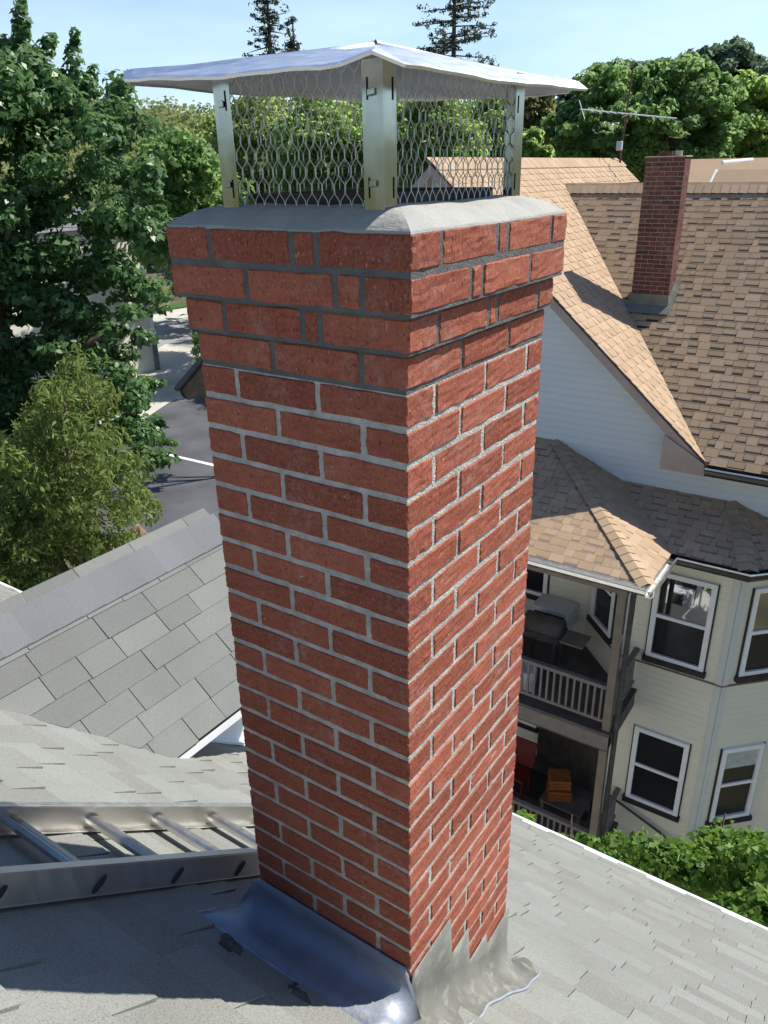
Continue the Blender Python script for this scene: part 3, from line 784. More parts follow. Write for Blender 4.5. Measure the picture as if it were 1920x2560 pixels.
# rake boards and soffit of the facing gable
b = MB(); rk = Vector((GX-AX,0,GE-AZ))
for sg in (1,-1):
    r = Vector((sg*rk.x,0,rk.z)); a = Vector((AX,GY,AZ))
    b.obox(a+Vector((0,.012,-.20)), r, (0,.025,0), (0,0,.165))
    b.obox(a+Vector((0,.037,-.185)), r, (0,W0-GY-.04,0), (0,0,.02))
b.prism([(GX-.62,GY+.01,GE-.20),(GX+.02,GY+.01,GE-.20),(GX-.02,GY+.01,GE-.02),(GX-.62,GY+.01,GE+.32)], (0,-.03,0))
b.build('rake_trim', M['trim_pink'], nb)
b = MB()
for sg in (1,-1):
    r = Vector((sg*rk.x,0,rk.z)); b.obox(Vector((AX,GY-.012,AZ-.034)), r, (0,.024,0), (0,0,.030))
b.build('rake_edge', M['dark_sill'], nb)
def gutter(path, mat, dz=.12, wd=.11, nm='gutter'):
    b = MB(); path = [Vector(p) for p in path]
    sec = [(0,0),(wd*.75,0),(wd,.04),(wd,dz*.72),(wd*1.06,dz*.86),(wd,dz),(wd-.014,dz),(wd-.012,.045),(wd*.7,.014),(.012,.014),(.012,dz),(0,dz)]
    rows = []
    for i, p in enumerate(path):
        n = Vector((0,0,0))
        for a, c in ((i-1,i),(i,i+1)):
            if 0 <= a and c < len(path):
                d = (path[c]-path[a]).normalized(); n += Vector((d.y,-d.x,0))
        n.normalize()
        if 0 < i < len(path)-1:
            d = (path[i]-path[i-1]).normalized(); n = n/max(.4, n.dot(Vector((d.y,-d.x,0))))
        rows.append([p+n*s+Vector((0,0,z)) for s, z in sec+[sec[0]]])
    b.grid(rows); b.f.append(tuple(range(len(sec))))
    g = b.build(nm, mat, nb)
    b = MB(); b.grid([[r[4]+Vector((0,0,.004)), r[5]+Vector((0,0,.004)), r[6]+Vector((0,0,.003))] for r in rows]); b.build('gutter_lip_glint', M['gutter_lit'], g, solid=.002)  # pale strip along the lip, a painted sun highlight
    return g
gutter([(GX+.02,GY-.02,GE-.16),(2.6,GY-.02,GE-.16)], M['gutter'])
b = MB(); b.box((GX+.02,GY-.015,GE-.19),(2.6,GY+.01,GE-.045)); b.box((GX,GY+.01,GE-.19),(2.6,W0,GE-.17)); b.build('fascia', M['trim_brown'], nb)
# lower roofs: hipped porch roof and the bay's skirt roof
PS = .42; PZ = -4.9; PY = 8.05; PX = -1.43; BY = 9.15; BX = -.42
up = Vector((0,1,PS)); Lp = (W0-PY)*math.sqrt(1+PS*PS)
zw = PZ+PS*(W0-PY)
b = MB(); shingles(b, (PX, PY, PZ), (-1,0,0), up, 7.0, Lp, tabw=(.07,.24), thick=(.006,.013))
b.build('porch_roof', M['brown_shingle'], nb, clip=[((PX,PY,0), (1,1,0))])
b = MB(); shingles(b, (PX, PY, PZ), (0,1,0), Vector((-1,0,PS)), W0-PY, Lp, tabw=(.07,.24), thick=(.006,.013))
b.build('porch_roof', M['brown_shingle'], nb, clip=[((PX,PY,0), (-1,-1,0)), ((PX,BY,0), (1,1,0)), ((0,W0,0),(0,1,0))])
b = MB(); shingles(b, (BX+.6, BY, PZ), (-1,0,0), up, 3.2, (W0-BY)*math.sqrt(1+PS*PS), tabw=(.07,.24), thick=(.006,.013))
kx = -(math.sqrt(2)-1)
hn = Vector((1, -kx, 0)).normalized()                  # hip between the bay's front and angled slopes
b.build('bay_roof', M['brown_shingle'], nb, clip=[((PX,BY,0), (-1,-1,0)), ((BX,BY,0), hn)])
b = MB(); shingles(b, (BX+1.15+.3, BY+1.15+.3, PZ), (-1,-1,0), Vector((-1,1,PS*math.sqrt(2))).normalized(), 3.0, 1.4, tabw=(.07,.24), thick=(.006,.013))
b.build('bay_roof', M['brown_shingle'], nb, clip=[((BX,BY,0), -hn), ((0,W0,0),(0,1,0))])
b = MB()
b.add([(PX,PY,PZ-.01),(PX-7,PY,PZ-.01),(PX-7,W0,zw-.01),(PX-(W0-PY),W0,zw-.01)], [(0,1,2,3)])
b.add([(PX,PY,PZ-.01),(PX-(W0-PY),W0,zw-.01),(PX-1.15,W0,PZ+PS*1.15-.01),(PX,BY,PZ-.01)], [(0,1,2,3)])
b.add([(PX,BY,PZ-.01),(PX-1.15,W0,PZ+PS*1.15-.01),(BX+kx*1.15,W0,PZ+PS*1.15-.01),(BX,BY,PZ-.01)], [(0,1,2,3)])
b.add([(BX,BY,PZ-.01),(BX+kx*1.15,W0,PZ+PS*1.15-.01),(BX+1.15,W0,PZ-.01)], [(0,1,2)])
b.prism([(PX-7,PY+.02,PZ-.13),(PX-.02,PY+.02,PZ-.13),(PX-.02,BY+.02,PZ-.13),(BX-.02,BY+.02,PZ-.13),(BX+1.1,W0-.02,PZ-.13),(PX-7,W0-.02,PZ-.13)], (0,0,.03))
b.build('porch_ceiling', M['trim_brown'], nb)
b = MB()
def cap_line(a, c, n):
    a, c = Vector(a), Vector(c); d = (c-a)/n; s = Vector((d.y,-d.x,0)).normalized()*.13
    for i in range(n):
        p = a+d*i; q = p+d*1.06
        for sg in (1,-1): b.add([p+Vector((0,0,.030)), q+Vector((0,0,.020)), q+s*sg+Vector((0,0,-.022)), p+s*sg+Vector((0,0,-.012))], [(0,1,2,3)[::-sg]])
cap_line((PX,PY,PZ), (PX-(W0-PY),W0,zw), 22); b.build('hip_cap', M['brown_shingle'], nb); b = MB()
cap_line((BX,BY,PZ), (BX+kx*1.15,W0,PZ+PS*1.15), 9)
b.build('hip_cap', M['brown_shingle'], nb)
gutter([(PX-7,PY-.0,PZ-.125),(PX,PY,PZ-.125)], M['gutter_lit'])
gutter([(PX,PY-.10,PZ-.125),(PX,BY-.1,PZ-.125)], M['gutter_lit'])['label'] = 'metal gutter painted sunlit pale on the short porch return'
gutter([(PX+.10,BY,PZ-.125),(BX,BY,PZ-.125),(BX+1.1,BY+1.1,PZ-.125)], M['gutter'])
# bay walls
bw = [(-2.11,9.5),(-.52,9.5),(.28,10.3),(-2.91,10.3)]
b = MB(); b.prism([(x,y,GZ+.6) for x, y in bw], (0,0,PZ-.13-GZ-.6)); b.build('bay_wall', M['siding_cream'], nb)
b = MB(); b.prism([(x*1.0+(0.02 if x > -1 else -.02),y-.02,GZ) for x, y in bw], (0,0,.6)); b.build('foundation', M['foundation'], nb)
b = MB()
for (x, y) in ((-2.11,9.5),(-.52,9.5)):
    sx = -1 if x < -1 else 1
    b.box((min(x,x-sx*.09),y-.014,GZ+.6),(max(x,x-sx*.09),y-.002,PZ-.14))
    d = Vector((sx*.7071,.7071,0)); n = Vector((sx*.7071,-.7071,0))
    b.obox(Vector((x,y,GZ+.6))+n*.002, d*.09, n*.012, (0,0,PZ-.14-GZ-.6))
b.build('corner_board', M['corner'], nb)
b = MB(); zb = -7.03
b.box((-2.11,9.478,zb-.012),(-.52,9.498,zb+.012)); d = Vector((.7071,.7071,0)); n = Vector((.7071,-.7071,0))
b.obox(Vector((-.52,9.5,zb-.012))+n*.002, d*1.1, n*.02, (0,0,.024))
b.obox(Vector((-2.11,9.5,zb-.012))+Vector((-1,-1,0))*.0015, Vector((-.7071,.7071,0))*1.1, Vector((-.7071,-.7071,0))*.02, (0,0,.024))
b.build('belt_trim', M['trim_brown'], nb)
def window(o, u, n, w, h, curtain=False, upper=M['glass'], lower=M['glass_dim'], sill=True):
    """double-hung window: o is the lower left corner on the wall, u along the wall, n outward"""
    o, u, n = Vector(o), Vector(u).normalized(), Vector(n).normalized(); Z = Vector((0,0,1)); t = .075
    b = MB()
    b.obox(o+n*.002, u*t, n*.05, Z*h); b.obox(o+u*(w-t)+n*.002, u*t, n*.05, Z*h)
    b.obox(o+u*t+n*.002, u*(w-2*t), n*.05, Z*t*.9); b.obox(o+u*t+n*.002+Z*(h-t), u*(w-2*t), n*.05, Z*t)
    b.obox(o+u*t+n*.012+Z*(h*.5-.03), u*(w-2*t), n*.034, Z*.055)
    fr = b.build('window', M['white'], nb)
    b = MB(); b.obox(o+u*t+n*.004+Z*(h*.5+.025), u*(w-2*t), n*.014, Z*(h*.5-t-.025)); b.build('pane', upper, fr)
    b = MB(); b.obox(o+u*t+n*.004+Z*(t*.9), u*(w-2*t), n*.008, Z*(h*.5-.03-t*.9)); b.build('pane', lower, fr)
    if curtain:
        b = MB(); b.obox(o+u*t+n*.019+Z*(h*.72), u*(w-2*t), n*.004, Z*(h*.28-t)); b.build('curtain', M['curtain'], fr)
    b = MB(); b.obox(o-u*.04+n*.002-Z*.09, u*(w+.08), n*.08, Z*.085); b.build('sill', M['dark_sill'], fr)
    for q in (-.022, w+.002):
        b = MB(); b.obox(o+u*q+n*.002, u*.02, n*.03, Z*h); b.build('casing_edge', M['dark_sill'], fr)
    return fr
window((-1.66,9.5,-6.86), (1,0,0), (0,-1,0), .86, 1.48)
window((-1.66,9.5,-9.72), (1,0,0), (0,-1,0), .86, 1.48, upper=M['glass_dim'])
ru = Vector((.7071,.7071,0)); rn = Vector((.7071,-.7071,0))
window(Vector((-.52,9.5,-6.86))+ru*.22, ru, rn, .72, 1.48)
window(Vector((-.52,9.5,-9.72))+ru*.22, ru, rn, .72, 1.48, curtain=True, upper=M['glass_dim'])
lu = Vector((.7071,-.7071,0)); ln_ = Vector((-.7071,-.7071,0))
window(Vector((-2.91,10.3,-6.86))+lu*.22, lu, ln_, .72, 1.48, upper=M['glass_dim'])
window((-4.5,W0,-6.86), (1,0,0), (0,-1,0), .86, 1.48, upper=M['glass_dim'])
window((-4.5,W0,-9.72), (1,0,0), (0,-1,0), .86, 1.48, upper=M['glass_dim'])
# porch: posts, floors, rails
b = MB(); b.box((-1.87,8.23,PZ-.14-.22),(-1.73,8.37,PZ-.13)); b.box((-8.2,8.24,PZ-.34),(-1.87,8.36,PZ-.14)); b.box((-1.85,8.37,PZ-.34),(-1.75,9.6,PZ-.14)); b.build('porch_beam', M['post'], nb)
for x in (-1.80,-5.2,-8.1):
    b = MB(); b.box((x-.06,8.24,GZ),(x+.06,8.36,PZ-.34)); b.build('post', M['post'], nb, bevel=.006)
b = MB(); b.tube([(-1.62,8.18,PZ-.12),(-1.66,8.30,PZ-.4),(-1.68,8.34,GZ+.1)], .04, 8); b.build('downspout', M['dark_metal'], nb)
b = MB()
b.box((-8.2,8.18,-7.62),(-1.72,W0-.01,-7.56)); b.box((-8.2,8.20,-7.90),(-1.74,8.26,-7.62)); b.box((-1.80,8.26,-7.90),(-1.74,9.75,-7.62))
b.box((-8.2,8.18,-10.46),(-1.72,W0-.01,-10.40)); b.box((-8.2,8.20,-10.75),(-1.74,8.26,-10.46))
b.build('porch_floor', M['floor'], nb)
b = MB(); b.box((-8.2,8.185,-7.86),(-1.725,8.197,-7.60)); b.build('floor_fascia', M['rail'], nb)
for zf, nm in ((-7.56,'railing'),(-10.40,'railing')):
    b = MB()
    b.box((-8.2,8.26,zf+.70),(-1.86,8.34,zf+.76)); b.box((-8.2,8.28,zf+.10),(-1.86,8.32,zf+.15))
    b.box((-1.84,8.36,zf+.70),(-1.76,9.5,zf+.76)); b.box((-1.82,8.36,zf+.10),(-1.78,9.5,zf+.15))
    x = -1.93
    while x > -8.1: b.box((x-.016,8.285,zf+.15),(x+.016,8.315,zf+.70)); x -= .105
    y = 8.45
    while y < 9.45: b.box((-1.815,y-.016,zf+.15),(-1.785,y+.016,zf+.70)); y += .105
    b.build(nm, M['rail'], nb)
b = MB(); b.tube([(-1.90,9.40,-9.80),(-1.03,9.40,-10.13),(.3,9.3,-10.7)], .022, 8); b.tube([(-1.85,9.5,-9.82),(-1.85,9.40,-9.82)], .014, 6); b.build('handrail', M['dark_metal'], nb)
b = MB(); b.box((-8,W0-.03,-10.39),(-4.55,W0-.004,-7.92)); b.box((-3.6,W0-.03,-10.39),(-2.93,W0-.004,-7.92)); b.prism([(-2.94,10.27,-10.39),(-2.14,9.47,-10.39),(-2.16,9.45,-10.39),(-2.96,10.25,-10.39)],(0,0,2.45)); b.build('porch_shade_panels', M['garage'], nb)  # dark boards added to paint the shade of the lower porch
b = MB(); b.box((-6.0,9.2,-10.39),(-2.2,9.9,-10.385)); b.build('porch_mat', M['dark_gap'], nb)
# its chimney
nx0, nx1, ny0, ny1 = -3.26, -2.665, 12.03, 12.36
b = MB()
def nring(k):
    z0, z1 = .20-(k+1)*.0677+.005, .20-k*.0677-.005; d = .09
    A = k % 2
    def fill(p0, p1, axis, f0, f1, off):
        p = p0 - off
        while p < p1:
            a, c = max(p, p0), min(p+.195, p1)
            if c-a > .02: b.box((a,f0,z0),(c,f1,z1)) if axis == 'x' else b.box((f0,a,z0),(f1,c,z1))
            p += .205
    fill(nx0, nx1, 'x', ny0, ny0+d, .1*A); fill(ny0+d+.01, ny1, 'y', nx1-d, nx1, .1*(1-A)); fill(ny0+d+.01, ny1, 'y', nx0, nx0+d, .1*A); fill(nx0+d, nx1-d-.01, 'x', ny1-d, ny1, .1*A)
for k in range(36): nring(k)
nc = b.build('chimney', M['brick_old'], nb); nc['label'] = 'weathered dark brick chimney with two flue pots'
b = MB(); b.box((nx0+.006,ny0+.006,-2.4),(nx1-.006,ny1-.006,.192)); b.build('mortar', M['mortar_old'], nc)
b = MB(); b.box((nx0-.015,ny0-.015,.197),(nx1+.015,ny1+.015,.215)); b.build('chimney_top', M['mortar_old'], nc, bevel=.006)
b = MB(); b.tube([(-3.0,12.2,.2),(-3.0,12.2,.285)], .10, 14); b.build('flue_pot', M['brick_old'], nc)
b = MB(); b.tube([(-2.82,12.2,.2),(-2.82,12.2,.29)], .06, 12); b.build('flue_pot', M['mortar_old'], nc)
mz = lambda y: GE + M2*(y-GY)
b = MB()
b.obox((nx0-.004,ny0-.012,mz(ny0)-.1), (nx1-nx0+.016,0,0), (0,.010,0), (0,0,.30)); b.obox((nx0-.05,ny0-.012,mz(ny0)+.022), (nx1-nx0+.1,0,0), (0,-.13,-.13*M2), (0,-.004,.006))
b.obox((nx1+.003,ny0-.012,mz(ny0)-.06), (0,.36,.36*M2), (.010,0,0), (0,0,.20)); b.obox((nx1+.013,ny0-.1,mz(ny0-.1)+.022), (.07,0,0), (0,.52,.52*M2), (0,-.004,.006))
b.build('flashing', M['lead'], nc)

# ------------------------------------------------------------------ things on the neighbour's porch
g = thing('barbecue_grill', 'dark covered barbecue grill standing on the upper porch floor', 'grill', (-3.25, 9.35, -7.56))
b = MB(); b.box((-3.62,9.1,-6.98),(-2.95,9.55,-6.84)); b.build('firebox', M['dark_metal'], g, bevel=.02)
b = MB(); b.tube([(-3.60,9.33,-6.84),(-2.97,9.33,-6.84)], .21, 14); b.build('hood', M['floor'], g, smooth=True)
for x in (-3.55,-3.02): 
    for y in (9.15,9.5):
        b = MB(); b.box((x-.02,y-.02,-7.56),(x+.02,y+.02,-6.98)); b.build('leg', M['dark_metal'], g)
b = MB(); b.box((-2.93,9.12,-6.9),(-2.55,9.52,-6.87)); b.build('side_shelf', M['post'], g)
a_ = thing('window_air_conditioner', 'white air conditioner box fixed low on the upper porch wall', 'air conditioner', (-3.4, 10.1, -7.4))
b = MB(); b.box((-3.72,9.80,-7.16),(-3.06,W0-.012,-6.78)); b.build('casing', M['plastic_white'], a_, bevel=.02)
b = MB(); b.box((-3.66,9.792,-7.10),(-3.12,9.799,-6.86)); b.build('grille', M['dark_metal'], a_)
t_ = thing('paint_bucket', 'white plastic bucket on the upper porch behind the railing', 'bucket', (-3.2, 8.55, -7.56))
b = MB(); b.tube([(-3.2,8.55,-7.558),(-3.2,8.55,-7.16)], [.13,.15], 16); b.build('pail', M['plastic_white'], t_)
b = MB(); b.tube([(-3.2+.15*math.cos(q*.314),8.55-.02,-7.18-.13*math.sin(q*.314)) for q in range(11)], .004, 5); b.build('handle', M['dark_metal'], t_)
t_ = thing('stacked_chair', 'red plastic chair in the dark under the upper porch', 'chair', (-3.45, 9.2, -10.40))
b = MB(); b.box((-3.80,9.0,-9.98),(-3.32,9.42,-9.93)); b.build('seat', M['red'], t_, bevel=.02)
b = MB(); b.obox((-3.80,9.42,-9.93), (.48,0,0), (0,.03,0), (0,.10,.50)); b.build('backrest', M['red'], t_, bevel=.01)
for x in (-3.78,-3.36):
    for y in (9.03,9.38):
        b = MB(); b.box((x-.02,y-.02,-10.38),(x+.02,y+.02,-9.98)); b.build('leg', M['red'], t_)
for i, (x, y, z, w, h, lab) in enumerate(((-2.62,9.1,-9.62,.36,.20,'upper orange wooden crate in the dark lower porch'),(-2.60,9.08,-9.86,.40,.22,'lower orange wooden crate stacked under another crate in the porch'))):
    t_ = thing('wooden_crate', lab, 'crate', (x, y, z-.12), 'orange crates in the lower porch')
    b = MB(); c_, s2 = math.cos(.5), math.sin(.5)
    for q in range(3): b.obox((x-w/2,y-.2,z-h/2+q*h/3), (w*c_,w*s2,0), (.008*s2,-.008*c_,0), (0,0,h/3-.012))
    b.obox((x-w/2,y-.19,z-h/2), (w*c_,w*s2,0), (-.3*s2,.3*c_,0), (0,0,h-.02))
    b.build('crate_body', M['orange'], t_)
t_ = thing('garden_table', 'dark low table under the orange crates in the porch', 'table', (-2.6, 9.2, -10.40))
b = MB(); b.box((-2.95,8.85,-10.02),(-2.2,9.5,-9.975)); b.build('tabletop', M['floor'], t_)
for x in (-2.9,-2.25):
    for y in (8.9,9.45):
        b = MB(); b.box((x-.025,y-.025,-10.38),(x+.025,y+.025,-10.02)); b.build('leg', M['floor'], t_)

# ------------------------------------------------------------------ antenna on the neighbour's ridge
an = thing('tv_antenna', 'rusty mast with a white rod television antenna behind the brown roof ridge', 'antenna', (-5.84, 18.55, .1))
b = MB(); b.tube([(-5.84,18.55,-.5),(-5.82,18.55,.6),(-5.74,18.55,2.07)], [.03,.028,.02], 8); b.build('mast', M['rust'], an)
b = MB(); b.box((-5.93,18.46,.42),(-5.80,18.58,.62)); b.build('amplifier_box', M['plastic_white'], an, bevel=.015)
b = MB(); bo0, bo1 = Vector((-6.85,18.4,1.32)), Vector((-4.55,18.2,1.02)); b.tube([bo0, bo1], .014, 6); b.build('boom', M['white'], an)
for t, L, tilt in ((.02,.75,.9),(.12,.55,.15),(.2,.52,.12),(.28,.5,.1),(.36,.46,.08),(.44,.42,.07),(.52,.9,-.35),(.6,.4,.05),(.7,.36,.04),(.8,.32,.03),(.92,.28,.02)):
    c = bo0.lerp(bo1, t); d = Vector((-.55,.75,.12+tilt*.6)).normalized()*L/2
    b = MB(); b.tube([c-d, c+d], .009, 5); b.build('element', M['white'], an)

# ------------------------------------------------------------------ other buildings
def gable_house(name, label, c, L, Wd, base, eave, ridge, ang, wall, roof, trim=M['white'], over=.3):
    """gabled box; L runs along the ridge"""
    t = thing(name, label, 'house', (c[0], c[1], base))
    u = Vector((math.cos(ang), math.sin(ang), 0)); v = Vector((-u.y, u.x, 0)); c = Vector((c[0], c[1], 0)); Z = Vector((0,0,1))
    P = lambda a, d, z: c+u*a+v*d+Z*z
    b = MB()
    b.prism([P(-L/2,-Wd/2,base), P(-L/2,Wd/2,base), P(-L/2,Wd/2,eave), P(-L/2,0,ridge-.1), P(-L/2,-Wd/2,eave)], u*L); b.build('wall', wall, t)
    sl = (ridge-eave)/(Wd/2); b = MB()
    for sg in (1,-1):
        e = Wd/2+over
        b.prism([P(-L/2-over,0,ridge), P(L/2+over,0,ridge), P(L/2+over,sg*e,ridge-sl*e), P(-L/2-over,sg*e,ridge-sl*e)], (0,0,.12))
    b.build('roof', roof, t)
    b = MB()
    for sa in (-1,1):
        for sg in (1,-1):
            e = Wd/2+over; a = P(sa*(L/2+over+.02),0,ridge-.12); d = P(sa*(L/2+over+.02),sg*e,ridge-sl*e-.12)
            b.obox(a, d-a, u*sa*.05, Z*.26)
    b.build('rake_board', trim, t)
    return t
p = on_z(343, 797, GZ)
ph = thing('sided_building', 'sunlit tan sided building with white corner trim behind the big leafy tree', 'building', (p.x-6, p.y-8, GZ))
b = MB(); b.box((p.x-12, p.y-16, GZ), (p.x, p.y, -2.6)); b.build('wall', M['siding_tan'], ph)
b = MB(); b.box((p.x-.02, p.y-.24, GZ+.9), (p.x+.05, p.y+.03, -2.6)); b.box((p.x-.3,p.y,GZ+.9),(p.x-.02,p.y+.04,-2.6)); b.build('corner_board', M['white'], ph)
b = MB(); b.tube([(p.x+.08,p.y-.12,GZ),(p.x+.08,p.y-.12,GZ+1.6)], .16, 10); b.build('downspout', M['grey_roof'], ph)
b = MB(); b.prism([(p.x-12.4,p.y-16.4,-2.6),(p.x+.4,p.y-16.4,-2.6),(p.x-6,p.y-16.4,-1.7)], (0,16.8,0)); b.build('roof', M['grey_roof'], ph)
# dark garage whose gable end shows left of the chimney
t_ = thing('garage', 'dark brown gabled outbuilding with black roof edge beside the parking lot', 'garage', (-8, 12, GZ))
A = at(385, 846, 16); B = at(437, 783, 16.2); dx = B-A
gd = Vector((dx.x, dx.y, 0)).normalized(); gn = Vector((-gd.y, gd.x, 0)); sl = dx.z/math.hypot(dx.x, dx.y)
b = MB(); R0 = A+gd*3.0+Vector((0,0,sl*3.0))
for q0, q1 in ((A, R0), (A+gd*6.0, R0)): b.obox(q0, q1-q0, gn*.22, (0,0,.04))
b.build('roof', M['dark_sill'], t_)
b = MB(); i0 = A+gd*.10+gn*.06
lowz = A.z-.22
b.prism([i0+Vector((0,0,.05)), A+gd*3+gn*.1+Vector((0,0,sl*3-.1)), A+gd*5.7+gn*.1+Vector((0,0,.1)), Vector((A.x+gd.x*5.7+gn.x*.1, A.y+gd.y*5.7+gn.y*.1, lowz)), Vector((i0.x+gd.x*.1, i0.y+gd.y*.1, lowz))], gn*.3)
for q in (1.4, 5.2): b.obox(Vector((A.x, A.y, GZ))+gd*q+gn*.2, gd*.3, gn*.3, (0,0,A.z-GZ+.3))
b.box((A.x+gd.x*1.8+1.2, A.y+gd.y*1.8+.6, GZ), (A.x+gd.x*1.8+3.5, A.y+gd.y*1.8+2.6, A.z+.2))
b.build('wall', M['garage'], t_)
gable_house('far_house', 'small far house with grey roof and white gable trim among the trees', at(455,345,100)[:2], 9, 7, GZ+6, at(455,350,100).z-.6, at(455,318,100).z, math.radians(-40), M['siding_white'], M['grey_roof'])
h = gable_house('brown_roofed_house', 'brown roofed house showing behind the dark brick chimney', (-3.9, 25.5), 4.2, 6.5, GZ, -1.6, .12, math.radians(8), M['siding_white'], M['brown_shingle'])
h = gable_house('brown_roofed_house', 'low brown roof at the right edge beyond the long ridge', (-.6, 22.2), 7.0, 4.5, GZ, -1.6, -.17, 0, M['siding_white'], M['brown_shingle'])
b = MB(); b.tube([at(1560,352,24.6), at(1625,346,25.4)], .06, 8); tag(b.build('roof_vent_pipe', M['white'], None), 'white pipe lying along the ridge of the brown roof behind the dark chimney', 'pipe')
for i, (a, c, e, lab) in enumerate((((250,470),(480,440),34,'upper utility wire crossing the dense hedge tree'),((250,492),(480,470),34.5,'lower utility wire crossing the dense hedge tree'))):
    b = MB(); p0, p1 = at(a[0]-300, a[1]+10, e), at(c[0]+40, c[1], e)
    b.tube([p0.lerp(p1, q/12)-Vector((0,0,.5*math.sin(math.pi*q/12))) for q in range(13)], .018, 5)
    tag(b.build('utility_wire', M['rail']), lab, 'wire', 'utility wires past the trees')

# ------------------------------------------------------------------ trees and shrubs
poly_tree('big dark green broadleaf tree with glossy leaves filling the left side', [(-260,260),(-60,160),(0,130),(30,110),(60,110),(100,150),(130,190),(175,180),(205,215),(240,220),(262,175),(268,200),(290,225),(320,290),(330,380),(345,450),(340,500),(300,540),(290,600),(350,640),(340,700),(300,750),(285,790),(345,830),(350,880),(372,930),(350,1020),(300,1055),(230,1080),(150,1150),(-100,1250),(-260,1200)],
          14.0, 17.0, M['leaf_chestnut'], .135, 600, .38, 150, trunk_px=(60,900), spires=((40,140,45,8,.30,.10,9),(75,150,108,85,.26,.12,6),(150,210,162,72,.28,.09,8),(185,200,205,150,.2,.1,4),(255,230,263,178,.2,.08,5),(5,130,0,85,.25,.12,5),(300,470,348,452,.25,.1,4),(310,640,358,645,.28,.1,5),(320,835,352,828,.25,.1,4),(330,950,378,958,.25,.1,5)), tr=.24, name='broadleaf_tree', limb=14, rnd=.55)
poly_tree('yellow green drooping cedar in front of the big dark tree', [(150,735),(185,800),(225,860),(245,930),(290,1000),(330,1090),(318,1160),(250,1220),(150,1290),(-60,1320),(-60,1060),(40,960),(95,860),(125,790)],
          10.8, 12.6, M['leaf_cedar'], .13, 210, .30, 90, trunk_px=(150,1000), aspect=.28, up=.1, droop=1.6, rnd=.8, tr=.12, name='cedar_tree', limb=18, flat=.9)
poly_tree('dense clumpy mid green tree behind the left cap leg', [(300,330),(335,305),(370,290),(410,305),(440,345),(470,372),(520,400),(520,560),(300,560)],
          43, 50, M['leaf_green'], .38, 230, .95, 75, name='broadleaf_tree', tr=.35)
poly_tree('small dark bush tree beside the lot below the dense clumpy tree', [(330,545),(380,520),(470,525),(520,600),(430,640),(395,640),(350,610)], 62, 70, M['leaf_blue'], .4, 60, .9, 60, name='broadleaf_tree', tr=.25)
poly_tree('leafy branch tree reaching out beside the chimney over the paving', [(398,745),(430,722),(470,730),(520,740),(520,800),(440,790),(420,765)], 30, 32, M['leaf_chestnut'], .2, 26, .35, 34, name='broadleaf_tree', tr=.15, trunk_px=(620,900))
# hill woodland
cs, rs, pr = [], [], []
for i in range(3000):
    front = i < 1500
    if front: p = at(random.uniform(-100, 1760), 380, 10); an = math.atan2(p.y-CAM.y, p.x-CAM.x)
    else: an = random.uniform(0, 6.283)
    dd = (95 if front else 60)+(235 if front else 190)*random.random()**.8
    cs.append((CAM.x+math.cos(an)*dd, CAM.y+math.sin(an)*dd, hill_z(an, dd)+random.uniform(.5, 6.5)+(0 if front else 3))); rs.append(random.uniform(3, 5.5)); pr.append(85 if front else 40)
P, O = clumps(cs, rs, pr, .7, 1.1)
tag(leaf_mesh('woodland', P, O, 1.25, M['leaf_hill'], None), 'far wooded hillside of olive and brown treetops', 'woodland', None, 'stuff')
for (lab, args, kw) in (
    ('olive tree seen through the left mesh panel', (560,345,55,115,135,M['leaf_olive'],.26,300,120), {}),
    ('yellowish olive tree seen through the middle of the mesh', (700,345,48,115,135,M['leaf_yellow'],.26,300,120), {}),
    ('brownish olive tree behind the near cap leg', (815,345,52,115,135,M['leaf_olive'],.26,300,120), {}),
    ('deeper green tree seen through the right mesh panel', (930,345,46,115,135,M['leaf_yellow'],.26,300,120), {}),
    ('olive green tree behind the right part of the mesh', (1050,345,50,115,135,M['leaf_yellow'],.26,300,120), {}),
    ('russet olive tree just right of the right cap leg', (1150,290,44,55,85,M['leaf_rust'],.32,110,70), {}),
    ('bright low yellow green shrub tree above the brown ridge', (1150,335,30,45,40,M['leaf_yellow'],.22,70,70), {}),
    ('blue green tree with a sky gap left of the antenna', (1240,270,60,65,85,M['leaf_blue'],.45,90,60), {}),
    ('large dense round green tree behind the antenna', (1400,290,36,205,130,M['leaf_green'],.26,420,90), {'cr':.20}),
    ('yellow green tree at the right edge beside the round tree', (1625,285,40,90,95,M['leaf_yellow'],.28,170,80), {'cr':.24}),
    ('distant blue green tree rising behind the round tree', (1400,195,75,150,60,M['leaf_blue'],.5,170,70), {}),
    ('tall distant blue green tree at the upper right', (1565,170,65,95,68,M['leaf_blue'],.45,170,70), {}),
    ('distant tree cut by the right frame edge', (1690,200,68,90,75,M['leaf_blue'],.45,120,70), {}),
    ('pale distant tree left of the round tree top', (1290,215,90,70,45,M['leaf_green'],.6,80,60), {})):
    round_tree(lab, *args, **kw)
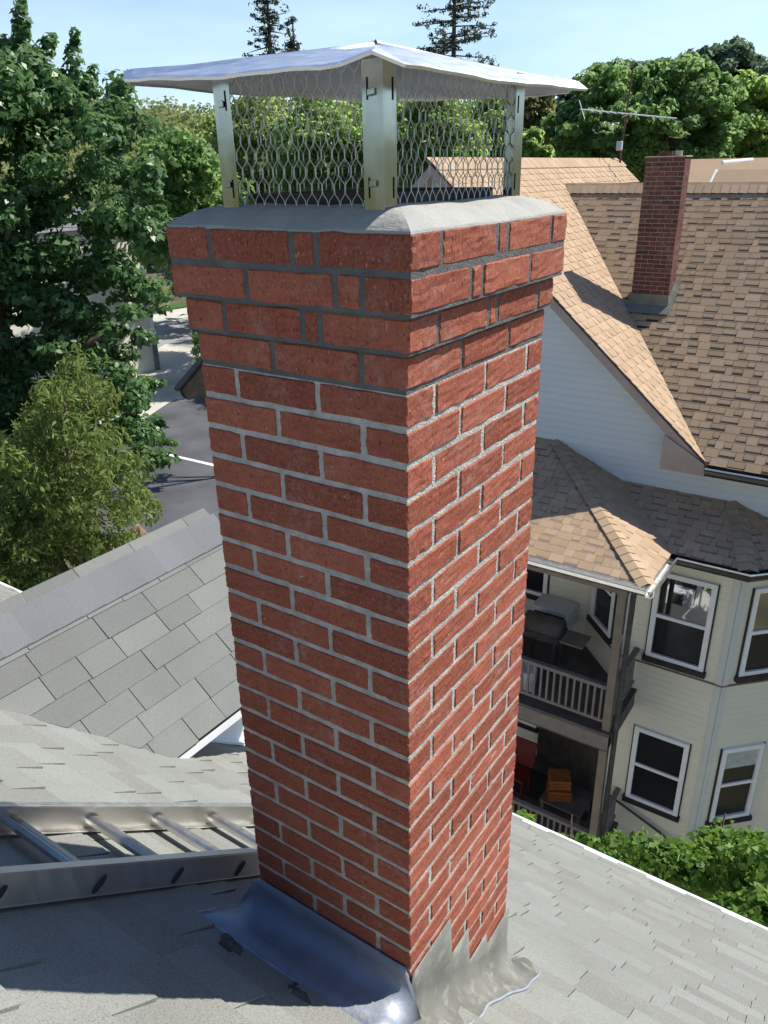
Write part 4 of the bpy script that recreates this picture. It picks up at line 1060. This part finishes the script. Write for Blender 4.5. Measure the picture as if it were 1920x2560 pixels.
def conifer(label, px, top_py, base_py, hw, dist, n, per, side=None):
    """sparse spruce: whorled boughs along a thin trunk"""
    top = at(px, top_py, dist); k = (top-CAM).dot(_f)/1669.3
    t = thing('conifer_tree', label, 'tree', (top.x, top.y, GZ))
    zb = at(px, base_py, dist).z; Hh_ = top.z-zb
    cs = []; ends = []
    for i in range(n):
        f = random.uniform(.02, 1); a = random.uniform(0, 6.283); L = hw*k*f**.7*random.uniform(.3, 1.2)
        s = Vector((top.x, top.y, top.z-f*Hh_)); e = s+Vector((math.cos(a)*L, math.sin(a)*L, -.10*L+random.uniform(-.004,.007)*dist))
        ends.append((s, e))
        for q in np.linspace(.35, 1, max(2, int(L/(.009*dist)))): cs.append(s.lerp(e, q)+Vector((random.gauss(0,1),random.gauss(0,1),random.gauss(0,.8)))*.0026*dist)
    P, O = clumps(cs, [.0066*dist*random.uniform(.6,1.3) for _ in cs], [per]*len(cs), .2, .7)
    leaf_mesh('crown', P, O, .0042*dist, M['needle'], t, aspect=.4)
    b = MB(); b.tube([(top.x,top.y,GZ),(top.x,top.y,zb),(top.x,top.y,top.z)], [.007*dist,.0042*dist,.0007*dist], 8)
    for s, e in ends: b.tube([s, s.lerp(e,.5)+Vector((0,0,.03)), e], [.0009*dist,.0006*dist,.00025*dist], 5)
    b.build('trunk', M['bark'], t)
conifer('sparse dark spruce rising behind the cap lid, left one with a short side spire', 572, -75, 330, 112, 66, 105, 17)
conifer('tall sparse spruce cut by the top frame edge behind the cap', 985, -190, 330, 165, 66, 140, 16)
conifer('thin spruce spire beside the left spruce', 632, 45, 330, 42, 67, 50, 22)
shr = [((1112,1725,1135,1765),5.6,.16,10,'small leafy shrub sprig beside the chimney at the eave'),((1180,1765,1290,1830),6.6,.22,26,'low green shrub at the eave nearest the chimney'),((1290,1775,1440,1890),6.4,.26,44,'rounded green shrub below the diagonal handrail'),
       ((1400,1790,1540,1900),6.3,.26,44,'bushy green shrub under the lower bay window'),((1490,1760,1600,1870),7.0,.26,40,'upright shrub touching the angled bay wall'),((1560,1770,1680,1930),6.2,.28,56,'large dark green shrub at the right frame edge'),
       ((1540,1900,1680,1995),5.2,.16,40,'bright yellow green shrub tips over the white eave')]
for (x0,y0,x1,y1), dd, r, n, lab in shr:
    y0 += 48; y1 += 30
    mx, my = (x0+x1)/2, (y0+y1)/2
    poly = [(mx+(x1-x0)*.55*math.cos(a)*(1+.2*math.sin(3*a+x0)), my+(y1-y0)*.55*math.sin(a)*(1+.15*math.sin(4*a))) for a in [i*.524 for i in range(12)]]
    poly_tree(lab, poly, dd-.5, dd+.6, M['leaf_bush'], .075, n, r*.85, 95, name='leafy_shrub', group='shrubs between the two houses', tr=.04, cat='shrub', limb=10, aspect=.7)
